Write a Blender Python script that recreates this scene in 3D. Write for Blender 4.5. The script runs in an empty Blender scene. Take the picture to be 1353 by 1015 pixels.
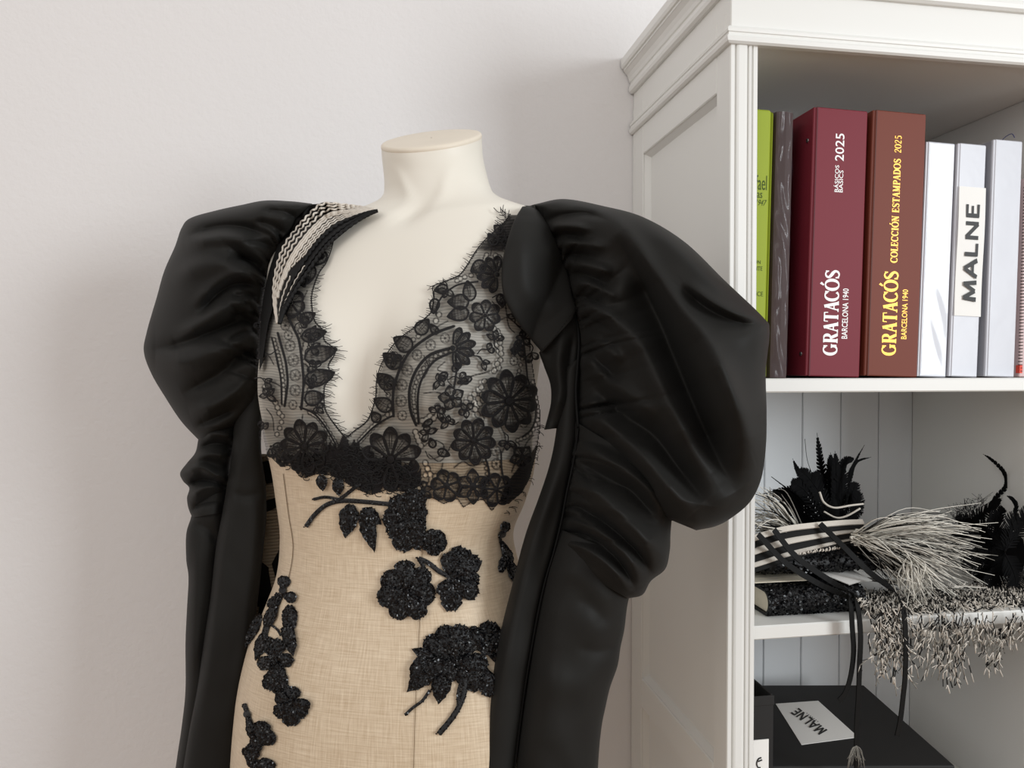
import bpy, math, random
import numpy as np
from mathutils import Vector
from mathutils.bvhtree import BVHTree

random.seed(7)
rng = np.random.default_rng(7)
scene = bpy.context.scene
COL = scene.collection

# ------------------------------------------------------------------ camera, world, lights, exposure
F_PX = 1010.0
CAM = np.array([0.0, 0.0, 1.30])
YAW, PITCH = math.radians(9.7), math.radians(1.1)
sy_, cy_, sp_, cp_ = math.sin(YAW), math.cos(YAW), math.sin(PITCH), math.cos(PITCH)
FWD = np.array([sy_ * cp_, cy_ * cp_, -sp_])
RGT = np.array([cy_, -sy_, 0.0])
UPV = np.array([sy_ * sp_, cy_ * sp_, cp_])

cd = bpy.data.cameras.new('camera')
cd.sensor_width = 36.0
cd.lens = 36.0 * F_PX / 1353.0
cd.clip_start = 0.02
cam = bpy.data.objects.new('camera', cd)
COL.objects.link(cam)
cam.location = CAM
cam.rotation_euler = (math.pi / 2 - PITCH, 0, -YAW)
scene.camera = cam

world = bpy.data.worlds.new('world')
scene.world = world
world.use_nodes = True
wb = world.node_tree.nodes['Background']
wb.inputs['Color'].default_value = (1.0, 0.975, 0.955, 1)
wb.inputs['Strength'].default_value = 0.66


def area_light(name, loc, target, sx, sy, power, color):
    l = bpy.data.lights.new(name, 'AREA')
    l.shape = 'RECTANGLE'
    l.size, l.size_y = sx, sy
    l.energy = power
    l.color = color
    o = bpy.data.objects.new(name, l)
    COL.objects.link(o)
    o.location = loc
    o.rotation_euler = (Vector(target) - Vector(loc)).to_track_quat('-Z', 'Y').to_euler()
    return o


area_light('window_daylight', (1.95, -1.20, 1.72), (0.1, 0.95, 1.35), 0.85, 1.2, 45, (0.91, 0.965, 1.0))
area_light('second_window_daylight', (-1.70, -1.25, 2.25), (0.2, 0.95, 1.30), 1.7, 1.3, 17, (1.0, 0.965, 0.93))

scene.view_settings.view_transform = 'Standard'
scene.view_settings.look = 'None'
scene.view_settings.gamma = 1.0
scene.view_settings.use_curve_mapping = False
scene.view_settings.exposure = 0.0
scene.cycles.transparent_max_bounces = 24
scene.cycles.max_bounces = 8


# ------------------------------------------------------------------ geometry helpers
def P(px, py, z):
    """Point at camera depth z (metres) seen at pixel (px, py); vectorised."""
    px, py, z = np.broadcast_arrays(np.asarray(px, float), np.asarray(py, float), np.asarray(z, float))
    xc = (px - 676.5) / F_PX * z
    yc = -(py - 507.5) / F_PX * z
    return CAM + xc[..., None] * RGT + yc[..., None] * UPV + z[..., None] * FWD


def x_at(px, Y):
    """World X of the point at wall distance Y seen in pixel column px."""
    u = (px - 676.5) / F_PX
    return Y * (sy_ + u * cy_) / (cy_ - u * sy_)


def z_at(px, py, Y):
    """World Z of the point at wall distance Y seen at pixel (px, py)."""
    u = (px - 676.5) / F_PX
    d = FWD + u * RGT - (py - 507.5) / F_PX * UPV
    return CAM[2] + d[2] * Y / d[1]


def on_plane_z(px, py, Z):
    u = (px - 676.5) / F_PX
    d = FWD + u * RGT - (py - 507.5) / F_PX * UPV
    return CAM + d * ((Z - CAM[2]) / d[2])


def srgb(r, g, b):
    f = lambda c: (c / 12.92 if c <= 0.04045 else ((c + 0.055) / 1.055) ** 2.4)
    return (f(r / 255), f(g / 255), f(b / 255), 1.0)


def catmull(pts, n, closed=False):
    """n points on a Catmull-Rom curve through pts, equally spaced in control index."""
    p = np.asarray(pts, float)
    m = len(p)
    if m == 2:
        t = np.linspace(0, 1, n)[:, None]
        return p[0] * (1 - t) + p[1] * t
    t = np.linspace(0, m if closed else m - 1, n, endpoint=not closed)
    i = np.minimum(t.astype(int), m - 1 if closed else m - 2)
    f = (t - i)[:, None]
    if closed:
        g = lambda k: p[(i + k) % m]
        a, b, c, d = g(-1), g(0), g(1), g(2)
    else:
        q = np.vstack([2 * p[0] - p[1], p, 2 * p[-1] - p[-2]])
        a, b, c, d = q[i], q[i + 1], q[i + 2], q[i + 3]
    return 0.5 * ((2 * b) + (-a + c) * f + (2 * a - 5 * b + 4 * c - d) * f ** 2 + (-a + 3 * b - 3 * c + d) * f ** 3)


def by_length(poly, step):
    """Resample a polyline at about equal steps."""
    p = np.asarray(poly, float)
    s = np.concatenate([[0], np.cumsum(np.linalg.norm(np.diff(p, axis=0), axis=1))])
    n = max(2, int(round(s[-1] / step)) + 1)
    q = np.linspace(0, s[-1], n)
    return np.stack([np.interp(q, s, p[:, k]) for k in range(p.shape[1])], 1)


def inside(px, py, poly):
    poly = np.asarray(poly, float)
    r = np.zeros(px.shape, bool)
    x1, y1 = poly[-1]
    for x2, y2 in poly:
        c = ((y2 > py) != (y1 > py)) & (px < (x1 - x2) * (py - y2) / ((y1 - y2) if y1 != y2 else 1e-9) + x2)
        r ^= c
        x1, y1 = x2, y2
    return r


def seg_dist(px, py, poly):
    """distance, signed side and 0..1 position along a polyline, for arrays of points"""
    poly = np.asarray(poly, float)
    L = np.concatenate([[0], np.cumsum(np.linalg.norm(np.diff(poly, axis=0), axis=1))])
    best = np.full(px.shape, 1e9)
    side = np.zeros(px.shape)
    tau = np.zeros(px.shape)
    for k in range(len(poly) - 1):
        a, b = poly[k], poly[k + 1]
        d = b - a
        l2 = max(d @ d, 1e-9)
        t = np.clip(((px - a[0]) * d[0] + (py - a[1]) * d[1]) / l2, 0, 1)
        qx, qy = px - a[0] - t * d[0], py - a[1] - t * d[1]
        dist = np.hypot(qx, qy)
        m = dist < best
        best = np.where(m, dist, best)
        side = np.where(m, np.sign(d[0] * qy - d[1] * qx), side)
        tau = np.where(m, (L[k] + t * math.sqrt(l2)) / L[-1], tau)
    return best, side, tau


class MB:
    """Collects pieces of geometry that become ONE mesh object."""

    def __init__(self):
        self.v, self.f, self.mi, self.n = [], [], [], 0
        self.sm = []

    def add(self, verts, faces, mi=0, smooth=True):
        verts = np.asarray(verts, float).reshape(-1, 3)
        self.v.append(verts)
        for f in faces:
            self.f.append(tuple(int(i) + self.n for i in f))
            self.mi.append(mi)
            self.sm.append(smooth)
        self.n += len(verts)

    def grid(self, V, mi=0, close_u=False, close_v=False, smooth=True, flip=False):
        a, b = V.shape[:2]
        fs = []
        for i in range(a if close_u else a - 1):
            i2 = (i + 1) % a
            for j in range(b if close_v else b - 1):
                j2 = (j + 1) % b
                q = (i * b + j, i * b + j2, i2 * b + j2, i2 * b + j)
                fs.append(q[::-1] if flip else q)
        self.add(V.reshape(-1, 3), fs, mi, smooth)

    def box(self, x0, x1, y0, y1, z0, z1, bev=0.0, mi=0, rot=None, piv=None):
        if bev <= 0:
            v = [(x, y, z) for x in (x0, x1) for y in (y0, y1) for z in (z0, z1)]
            f = [(0, 1, 3, 2), (4, 6, 7, 5), (0, 4, 5, 1), (2, 3, 7, 6), (0, 2, 6, 4), (1, 5, 7, 3)]
        else:
            b = min(bev, abs(x1 - x0) / 2.01, abs(y1 - y0) / 2.01, abs(z1 - z0) / 2.01)
            v, idx = [], {}
            for i, x in enumerate((x0, x1)):
                for j, y in enumerate((y0, y1)):
                    for k, z in enumerate((z0, z1)):
                        sx, sy, sz = (1, -1)[i], (1, -1)[j], (1, -1)[k]
                        idx[i, j, k, 0] = len(v); v.append((x, y + sy * b, z + sz * b))
                        idx[i, j, k, 1] = len(v); v.append((x + sx * b, y, z + sz * b))
                        idx[i, j, k, 2] = len(v); v.append((x + sx * b, y + sy * b, z))
            g = idx
            f = []
            for i in (0, 1):
                f.append([g[i, 0, 0, 0], g[i, 0, 1, 0], g[i, 1, 1, 0], g[i, 1, 0, 0]][::(1 if i == 0 else -1)])
                f.append([g[0, i, 0, 1], g[1, i, 0, 1], g[1, i, 1, 1], g[0, i, 1, 1]][::(1 if i == 0 else -1)])
                f.append([g[0, 0, i, 2], g[0, 1, i, 2], g[1, 1, i, 2], g[1, 0, i, 2]][::(1 if i == 0 else -1)])
            for i in (0, 1):
                for j in (0, 1):
                    f.append([g[i, j, 0, 0], g[i, j, 0, 1], g[i, j, 1, 1], g[i, j, 1, 0]][::(1 if i == j else -1)])
                    f.append([g[i, 0, j, 0], g[i, 1, j, 0], g[i, 1, j, 2], g[i, 0, j, 2]][::(1 if i == j else -1)])
                    f.append([g[0, i, j, 1], g[0, i, j, 2], g[1, i, j, 2], g[1, i, j, 1]][::(1 if i == j else -1)])
                    for k in (0, 1):
                        f.append([g[i, j, k, 0], g[i, j, k, 1], g[i, j, k, 2]][::(1 if (i + j + k) % 2 == 0 else -1)])
        v = np.array(v, float)
        if rot is not None:
            v = (v - piv) @ rot.T + piv
        self.add(v, f, mi, False)

    def tube(self, pts, r, n=6, mi=0, cap=True):
        p = np.asarray(pts, float)
        r = np.broadcast_to(np.asarray(r, float), (len(p),))
        t = np.gradient(p, axis=0)
        t /= np.linalg.norm(t, axis=1)[:, None] + 1e-12
        ref = np.array([0.0, 0, 1]) if abs(t[0][2]) < 0.9 else np.array([1.0, 0, 0])
        V = []
        for i in range(len(p)):
            a = np.cross(t[i], ref); la = np.linalg.norm(a)
            if la < 1e-6:
                a = np.cross(t[i], [0.3, 1, 0.2]); la = np.linalg.norm(a)
            a /= la
            b = np.cross(a, t[i])
            ref = b
            ang = np.arange(n) * 2 * math.pi / n
            V.append(p[i] + r[i] * (np.cos(ang)[:, None] * a + np.sin(ang)[:, None] * b))
        V = np.array(V)
        base = self.n
        self.grid(V, mi, close_v=True)
        if cap:
            self.f.append(tuple(base + k for k in range(n))[::-1]); self.mi.append(mi); self.sm.append(False)
            e = base + (len(p) - 1) * n
            self.f.append(tuple(e + k for k in range(n))); self.mi.append(mi); self.sm.append(False)

    def build(self, name, mats, parent=None, attr=None, uv=None, kind=None, label=None):
        V = np.vstack(self.v) if self.v else np.zeros((0, 3))
        if parent is not None:
            root = parent
            off = np.zeros(3)
            while root is not None:
                off += np.array(root.location)
                root = root.parent
            V = V - off
        me = bpy.data.meshes.new(name)
        me.from_pydata(V.tolist(), [], self.f)
        if not isinstance(mats, (list, tuple)):
            mats = [mats]
        for m in mats:
            me.materials.append(m)
        me.polygons.foreach_set('material_index', np.array(self.mi, dtype=np.int32))
        me.polygons.foreach_set('use_smooth', np.array(self.sm, dtype=bool))
        if attr is not None:
            a = me.attributes.new('weave', 'FLOAT', 'POINT')
            a.data.foreach_set('value', np.asarray(attr, dtype=np.float32).ravel())
        if uv is not None:
            a = me.attributes.new('pattern', 'FLOAT_VECTOR', 'POINT')
            u3 = np.zeros((len(V), 3), np.float32)
            u3[:, :2] = np.asarray(uv).reshape(-1, 2)
            a.data.foreach_set('vector', u3.ravel())
        me.update()
        o = bpy.data.objects.new(name, me)
        COL.objects.link(o)
        if parent is not None:
            o.parent = parent
        if kind:
            o['kind'] = kind
        if label:
            o['label'] = label
        return o


def thing(name, loc, label, cat, group=None):
    o = bpy.data.objects.new(name, None)
    o.empty_display_size = 0.03
    COL.objects.link(o)
    o.location = tuple(float(c) for c in loc)
    o['label'] = label
    o['category'] = cat
    if group:
        o['group'] = group
    return o


def tag(o, label, cat, group=None, kind=None):
    o['label'] = label
    o['category'] = cat
    if group:
        o['group'] = group
    if kind:
        o['kind'] = kind
    return o


# ------------------------------------------------------------------ materials
def mat(name, color, rough=0.6, spec=0.5, metal=0.0, sheen=0.0, bump=None, var=None, coat=0.0, alpha=None):
    """bump = (scale, strength, distance); var = (scale, amount) of brightness noise on the colour"""
    m = bpy.data.materials.new(name)
    m.use_nodes = True
    nt = m.node_tree
    b = nt.nodes['Principled BSDF']
    b.inputs['Base Color'].default_value = color
    b.inputs['Roughness'].default_value = rough
    b.inputs['Specular IOR Level'].default_value = spec
    b.inputs['Metallic'].default_value = metal
    b.inputs['Sheen Weight'].default_value = sheen
    b.inputs['Coat Weight'].default_value = coat
    tc = nt.nodes.new('ShaderNodeTexCoord')
    if var:
        n = nt.nodes.new('ShaderNodeTexNoise')
        n.inputs['Scale'].default_value = var[0]
        n.inputs['Detail'].default_value = 4
        nt.links.new(tc.outputs['Object'], n.inputs['Vector'])
        mr = nt.nodes.new('ShaderNodeMapRange')
        mr.inputs['To Min'].default_value = 1 - var[1]
        mr.inputs['To Max'].default_value = 1 + var[1]
        nt.links.new(n.outputs['Fac'], mr.inputs['Value'])
        mx = nt.nodes.new('ShaderNodeVectorMath')
        mx.operation = 'SCALE'
        mx.inputs[0].default_value = color[:3]
        nt.links.new(mr.outputs['Result'], mx.inputs['Scale'])
        nt.links.new(mx.outputs['Vector'], b.inputs['Base Color'])
    if bump:
        n = nt.nodes.new('ShaderNodeTexNoise')
        n.inputs['Scale'].default_value = bump[0]
        n.inputs['Detail'].default_value = 3
        nt.links.new(tc.outputs['Object'], n.inputs['Vector'])
        bp = nt.nodes.new('ShaderNodeBump')
        bp.inputs['Strength'].default_value = bump[1]
        bp.inputs['Distance'].default_value = bump[2]
        nt.links.new(n.outputs['Fac'], bp.inputs['Height'])
        nt.links.new(bp.outputs['Normal'], b.inputs['Normal'])
    if alpha is not None:
        b.inputs['Alpha'].default_value = alpha
    return m


M = {}
M['wall'] = mat('wall_plaster', srgb(227, 224, 223), 0.85, 0.2, bump=(130, 0.22, 0.003), var=(3, 0.012))
M['floor'] = mat('floor_wood', srgb(150, 122, 96), 0.5, var=(8, 0.15))
M['white_paint'] = mat('white_painted_wood', srgb(226, 225, 221), 0.42, 0.4, bump=(60, 0.04, 0.001))
M['white_panel'] = mat('white_beadboard', srgb(226, 228, 230), 0.5, 0.3)
M['mannequin'] = mat('mannequin_cream', srgb(228, 222, 210), 0.42, 0.4, var=(9, 0.03), bump=(40, 0.03, 0.001))
M['mannequin_dark'] = mat('mannequin_scuff', srgb(120, 105, 85), 0.7)
M['steel'] = mat('brushed_steel', (0.5, 0.5, 0.5, 1), 0.35, metal=1.0)
M['satin'] = mat('black_satin', (0.0165, 0.0158, 0.0145, 1), 0.55, 0.10, sheen=0.015, bump=(900, 0.05, 0.0004), var=(30, 0.1))
M['satin_matte'] = mat('black_faille', (0.006, 0.0058, 0.0056, 1), 0.6, 0.12, bump=(700, 0.1, 0.0005))
M['thread_black'] = mat('black_thread', (0.008, 0.0075, 0.0075, 1), 0.7, 0.25)
M['thread_white'] = mat('cream_yarn', srgb(215, 207, 196), 0.85, 0.2, bump=(900, 0.4, 0.0008), var=(500, 0.1))
M['sequin'] = mat('black_sequin', (0.0028, 0.003, 0.004, 1), 0.25, 0.36)
M['sequin_cloth'] = mat('black_sequin_ground', (0.006, 0.006, 0.007, 1), 0.5, 0.4, bump=(800, 0.5, 0.001))
M['feather_black'] = mat('black_feather', (0.003, 0.003, 0.0033, 1), 0.7, 0.06)
M['feather_white'] = mat('white_ostrich', srgb(226, 221, 210), 0.8, 0.2)
M['feather_grey'] = mat('grey_ostrich', srgb(140, 136, 128), 0.8, 0.2)
M['lime'] = mat('lime_cloth_cover', srgb(150, 166, 48), 0.6, 0.3, bump=(900, 0.1, 0.0005))
M['lime_dark'] = mat('lime_cover_edge', srgb(132, 146, 30), 0.6, 0.3)
M['green_ink'] = mat('dark_green_ink', srgb(70, 88, 40), 0.7, 0.2)
M['brown_cover'] = mat('dark_brown_cover', srgb(74, 58, 55), 0.55, 0.3)
M['burgundy'] = mat('burgundy_cover', srgb(116, 36, 48), 0.55, 0.25, bump=(1200, 0.08, 0.0004))
M['burgundy_dark'] = mat('burgundy_groove', srgb(84, 20, 30), 0.55, 0.3)
M['rust'] = mat('rust_brown_cover', srgb(112, 54, 39), 0.55, 0.25, bump=(1200, 0.08, 0.0004))
M['rust_dark'] = mat('rust_brown_groove', srgb(84, 36, 24), 0.55, 0.3)
M['white_ink'] = mat('white_foil', srgb(248, 246, 244), 0.5)
M['gold_ink'] = mat('gold_foil', srgb(238, 178, 60), 0.4, metal=0.25)
M['black_ink'] = mat('black_ink', (0.02, 0.02, 0.02, 1), 0.6)
M['paper'] = mat('white_paper', srgb(236, 234, 230), 0.7, 0.2)
M['paper_cream'] = mat('cream_paper', srgb(222, 212, 192), 0.8, 0.2, var=(200, 0.06))
M['binder_white'] = mat('white_vinyl', srgb(192, 193, 200), 0.30, 0.5, bump=(25, 0.12, 0.004))
M['binder_edge'] = mat('grey_board_edge', srgb(150, 150, 156), 0.6)
M['pink_page'] = mat('pale_pink_cover', srgb(205, 180, 178), 0.6)
M['wire_dark'] = mat('dark_wire', (0.04, 0.035, 0.035, 1), 0.4, metal=0.6)
M['red_tab'] = mat('red_tab', srgb(214, 70, 50), 0.6)
M['blue_thread'] = mat('blue_thread', srgb(50, 55, 110), 0.7)
M['box_black'] = mat('matt_black_card', (0.021, 0.0205, 0.0205, 1), 0.6, 0.25, bump=(500, 0.08, 0.0005))
M['box_inside'] = mat('black_card_inside', (0.006, 0.006, 0.006, 1), 0.8, 0.2)


def add_clear(name, tint, rough, fac):
    m = bpy.data.materials.new(name)
    m.use_nodes = True
    nt = m.node_tree
    out = nt.nodes['Material Output']
    b = nt.nodes['Principled BSDF']
    b.inputs['Base Color'].default_value = tint
    b.inputs['Roughness'].default_value = rough
    b.inputs['Specular IOR Level'].default_value = 0.9
    tr = nt.nodes.new('ShaderNodeBsdfTransparent')
    mx = nt.nodes.new('ShaderNodeMixShader')
    mx.inputs['Fac'].default_value = fac
    nt.links.new(tr.outputs[0], mx.inputs[1])
    nt.links.new(b.outputs[0], mx.inputs[2])
    nt.links.new(mx.outputs[0], out.inputs['Surface'])
    return m


M['plastic'] = add_clear('clear_plastic_sleeve', (0.08, 0.07, 0.09, 1), 0.10, 0.16)


def density_material(name, color, scale_fine):
    """Lace fabric: opacity follows the woven density stored on the mesh, broken up by fine threads."""
    m = bpy.data.materials.new(name)
    m.use_nodes = True
    nt = m.node_tree
    out = nt.nodes['Material Output']
    b = nt.nodes['Principled BSDF']
    b.inputs['Base Color'].default_value = color
    b.inputs['Roughness'].default_value = 0.75
    b.inputs['Specular IOR Level'].default_value = 0.2
    at = nt.nodes.new('ShaderNodeAttribute'); at.attribute_name = 'weave'
    pa = nt.nodes.new('ShaderNodeAttribute'); pa.attribute_name = 'pattern'
    w = nt.nodes.new('ShaderNodeTexWave')
    w.inputs['Scale'].default_value = scale_fine
    w.inputs['Distortion'].default_value = 9.0
    w.inputs['Detail'].default_value = 1.0
    w.inputs['Detail Scale'].default_value = 0.35
    w.bands_direction = 'Y'
    nt.links.new(pa.outputs['Vector'], w.inputs['Vector'])
    mr = nt.nodes.new('ShaderNodeMapRange')
    mr.inputs['To Min'].default_value = -0.13
    mr.inputs['To Max'].default_value = 0.13
    nt.links.new(w.outputs['Fac'], mr.inputs['Value'])
    # thread contrast only where the weave is neither open nor solid: 4 d (1 - d)
    one = nt.nodes.new('ShaderNodeMath'); one.operation = 'SUBTRACT'; one.inputs[0].default_value = 1
    nt.links.new(at.outputs['Fac'], one.inputs[1])
    mu = nt.nodes.new('ShaderNodeMath'); mu.operation = 'MULTIPLY'
    nt.links.new(one.outputs[0], mu.inputs[0]); nt.links.new(at.outputs['Fac'], mu.inputs[1])
    m4 = nt.nodes.new('ShaderNodeMath'); m4.operation = 'MULTIPLY'; m4.inputs[1].default_value = 4
    nt.links.new(mu.outputs[0], m4.inputs[0])
    ml = nt.nodes.new('ShaderNodeMath'); ml.operation = 'MULTIPLY_ADD'; ml.use_clamp = True
    nt.links.new(mr.outputs['Result'], ml.inputs[0]); nt.links.new(m4.outputs[0], ml.inputs[1])
    nt.links.new(at.outputs['Fac'], ml.inputs[2])
    tr = nt.nodes.new('ShaderNodeBsdfTransparent')
    mx = nt.nodes.new('ShaderNodeMixShader')
    nt.links.new(ml.outputs[0], mx.inputs['Fac'])
    nt.links.new(tr.outputs[0], mx.inputs[1])
    nt.links.new(b.outputs[0], mx.inputs[2])
    nt.links.new(mx.outputs[0], out.inputs['Surface'])
    return m


M['lace'] = density_material('black_lace_net', (0.010, 0.0085, 0.009, 1), 2.3)
M['lace_solid'] = mat('black_lace_thread', (0.0105, 0.0095, 0.010, 1), 0.75, 0.25, bump=(1500, 0.3, 0.0005))


def linen_material():
    m = bpy.data.materials.new('champagne_linen')
    m.use_nodes = True
    nt = m.node_tree
    b = nt.nodes['Principled BSDF']
    b.inputs['Roughness'].default_value = 0.5
    b.inputs['Specular IOR Level'].default_value = 0.45
    b.inputs['Sheen Weight'].default_value = 0.15
    pa = nt.nodes.new('ShaderNodeAttribute'); pa.attribute_name = 'pattern'

    def stretched(sx, sy, scale):
        mp = nt.nodes.new('ShaderNodeMapping')
        mp.inputs['Scale'].default_value = (sx, sy, 1)
        nt.links.new(pa.outputs['Vector'], mp.inputs['Vector'])
        n = nt.nodes.new('ShaderNodeTexNoise')
        n.inputs['Scale'].default_value = scale
        n.inputs['Detail'].default_value = 3
        nt.links.new(mp.outputs['Vector'], n.inputs['Vector'])
        return n.outputs['Fac']
    hor = stretched(0.06, 1.0, 170)     # long horizontal slubs
    ver = stretched(1.0, 0.05, 210)     # vertical threads
    big = stretched(1.0, 0.25, 2.2)    # broad uneven weave
    a = nt.nodes.new('ShaderNodeMath'); a.operation = 'ADD'
    nt.links.new(hor, a.inputs[0]); nt.links.new(ver, a.inputs[1])
    a2 = nt.nodes.new('ShaderNodeMath'); a2.operation = 'MULTIPLY_ADD'; a2.inputs[1].default_value = 0.6
    nt.links.new(big, a2.inputs[0]); nt.links.new(a.outputs[0], a2.inputs[2])
    mr = nt.nodes.new('ShaderNodeMapRange')
    mr.inputs['From Min'].default_value = 0.8; mr.inputs['From Max'].default_value = 1.8
    nt.links.new(a2.outputs[0], mr.inputs['Value'])
    cr = nt.nodes.new('ShaderNodeValToRGB')
    cr.color_ramp.elements[0].color = srgb(184, 160, 130)
    cr.color_ramp.elements[1].color = srgb(228, 210, 184)
    nt.links.new(mr.outputs['Result'], cr.inputs['Fac'])
    nt.links.new(cr.outputs['Color'], b.inputs['Base Color'])
    bp = nt.nodes.new('ShaderNodeBump')
    bp.inputs['Strength'].default_value = 0.35
    bp.inputs['Distance'].default_value = 0.0008
    nt.links.new(a.outputs[0], bp.inputs['Height'])
    nt.links.new(bp.outputs['Normal'], b.inputs['Normal'])
    return m


M['linen'] = linen_material()
M['lining'] = mat('ribbed_lining', srgb(176, 160, 138), 0.8, 0.2)

# ------------------------------------------------------------------ the setting
WALL_Y = 1.135
mb = MB(); mb.box(-7, 7, -7, WALL_Y + 0.1, -0.05, 0.0)
o = mb.build('floor', M['floor']); o['kind'] = 'structure'
mb = MB(); mb.box(-7, 7, WALL_Y, WALL_Y + 0.1, 0.0, 2.9)
o = mb.build('wall_back', M['wall']); o['kind'] = 'structure'
mb = MB(); mb.box(-7, 7, WALL_Y - 0.015, WALL_Y - 0.0005, 0.0, 0.09, 0.003)
o = mb.build('baseboard_back', M['white_paint']); o['kind'] = 'structure'

# ------------------------------------------------------------------ bookcase
XL, XR, YF, YB = 0.382, 0.905, 0.80, WALL_Y - 0.002
XI0, XI1 = 0.4155, 0.8585          # inside of the bay
CH = 1.30                          # camera height: heights below are written from it
TOP = CH + 0.475
case = thing('bookcase', ((XL + XR) / 2, (YF + YB) / 2, 0),
             'tall white painted bookcase with moulded cornice and panelled side', 'bookcase')
W = M['white_paint']


def cbox(name, *a, bev=0.0012, m=W, label=None):
    b = MB(); b.box(*a, bev)
    return b.build(name, m, case, label=label)


cbox('side_panel', XL + 0.011, XL + 0.024, YF + 0.005, YB, 0.06, CH + 0.40)
# raised frame around the recessed side panels
cbox('side_stile', XL + 0.0004, XL + 0.011, YF + 0.013, YF + 0.036, 0.06, CH + 0.40)
cbox('side_stile', XL, XL + 0.011, YB - 0.046, YB, 0.06, CH + 0.40)
ya, yb = YF + 0.036, YB - 0.046
cbox('side_rail', XL, XL + 0.011, ya, yb, CH + 0.318, CH + 0.40)
cbox('side_rail', XL, XL + 0.011, ya, yb, CH - 0.505, CH - 0.462)
cbox('side_rail', XL, XL + 0.011, ya, yb, 0.06, 0.16)
for z0, z1 in ((CH - 0.462, CH + 0.318), (0.16, CH - 0.505)):
    b = MB()                        # little sloped bead inside each frame
    for (p, q) in (((ya, z0), (yb, z0)), ((yb, z0), (yb, z1)), ((yb, z1), (ya, z1)), ((ya, z1), (ya, z0))):
        cyc, czc = (ya + yb) / 2, (z0 + z1) / 2
        ins = lambda a: (a[0] + 0.006 * np.sign(cyc - a[0]), a[1] + 0.006 * np.sign(czc - a[1]))
        p2, q2 = ins(p), ins(q)
        b.add([(XL + 0.003, p[0], p[1]), (XL + 0.003, q[0], q[1]), (XL + 0.0112, q2[0], q2[1]), (XL + 0.0112, p2[0], p2[1])], [(0, 1, 2, 3)], 0, False)
    b.build('panel_bead', W, case)


def fluted(name, x0, x1, z0, z1, mir=False):
    """front stile with two beads and quirks"""
    w = x1 - x0
    prof = [(0.02, 0.0135), (0, 0.0135), (0, 0.001), (0.03, 0), (0.16, 0), (0.18, 0.0025), (0.215, 0.0025), (0.235, 0.0), (0.30, -0.0008), (0.52, -0.0008), (0.60, 0.0),
            (0.62, 0.0028), (0.655, 0.0028), (0.67, 0.0004), (0.74, 0.0), (0.77, 0.0006), (0.79, 0.003), (0.82, 0.003), (0.84, 0.0008), (0.97, 0.0008), (1, 0.002), (1, 0.018)]
    pr = [((1 - a if mir else a) * w + x0, YF + d) for a, d in prof]
    V = np.array([[(x, y, z) for x, y in pr] for z in (z0, z1)])
    b = MB(); b.grid(V, smooth=False)
    b.box(x0 + 0.0005, x1 - 0.0005, YF + 0.006, YF + 0.02, z0, z1)
    return b.build(name, W, case)


fluted('front_stile', XL, XI0, 0.06, CH + 0.372)
fluted('front_stile', XI1, XR, 0.06, CH + 0.372, True)
cbox('inner_side', XL + 0.025, XI0 - 0.004, YF + 0.018, YB - 0.008, 0.06, CH + 0.364)
cbox('inner_side', XI1, XI1 + 0.014, YF + 0.018, YB - 0.008, 0.06, CH + 0.364)
cbox('side_panel', XR - 0.024, XR, YF + 0.02, YB, 0.06, CH + 0.40)
cbox('top_board', XL + 0.012, XR - 0.012, YF + 0.012, YB - 0.006, CH + 0.364, CH + 0.382)
cbox('frieze', XL + 0.001, XR - 0.001, YF + 0.001, YB, CH + 0.38, CH + 0.425, bev=0.0008)
cbox('plinth', XL - 0.006, XR + 0.006, YF - 0.006, YB, 0.0, 0.07, bev=0.003)


def sweep(name, prof):
    """moulding swept round left side, front and right side with mitred corners; prof = (outward, height)"""
    path = [((XL, YB), (-1, 0)), ((XL, YF), (-1, -1)), ((XR, YF), (1, -1)), ((XR, YB), (1, 0))]
    V = np.array([[(x + ox * o_, y + oy * o_, h) for o_, h in prof] for (x, y), (ox, oy) in path])
    b = MB(); b.grid(V, smooth=False)
    n = len(prof)
    return b.build(name, W, case)


z0 = CH + 0.360
sweep('bead_moulding', [(-0.004, z0), (0.003, z0), (0.0055, z0 + 0.002), (0.0065, z0 + 0.006), (0.005, z0 + 0.0085), (0.0038, z0 + 0.009),
                        (0.0038, z0 + 0.012), (0.005, z0 + 0.0125), (0.0055, z0 + 0.0155), (0.0035, z0 + 0.0185), (0.001, z0 + 0.02), (-0.004, z0 + 0.02)])
z0 = CH + 0.422
sweep('cornice', [(-0.004, z0), (0.003, z0), (0.0062, z0 + 0.0025), (0.0072, z0 + 0.007), (0.006, z0 + 0.0115), (0.0045, z0 + 0.013), (0.0045, z0 + 0.0155),
                  (0.006, z0 + 0.017), (0.0072, z0 + 0.022), (0.0098, z0 + 0.028), (0.0140, z0 + 0.0325), (0.0155, z0 + 0.0335), (0.0155, z0 + 0.036),
                  (0.0178, z0 + 0.037), (0.0195, z0 + 0.041), (0.0195, z0 + 0.051), (0.017, z0 + 0.053), (-0.004, z0 + 0.053)])
cbox('cornice_top', XL - 0.015, XR + 0.015, YF - 0.015, YB, CH + 0.470, CH + 0.477)
SH1, SH2, SH3 = CH - 0.0105, CH - 0.2957, CH - 0.60
for s in (SH1, SH2, SH3):
    cbox('shelf', XI0 - 0.003, XI1 - 0.0005, YF + 0.014, YB - 0.012, s - 0.0162, s, bev=0.0015)
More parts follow.
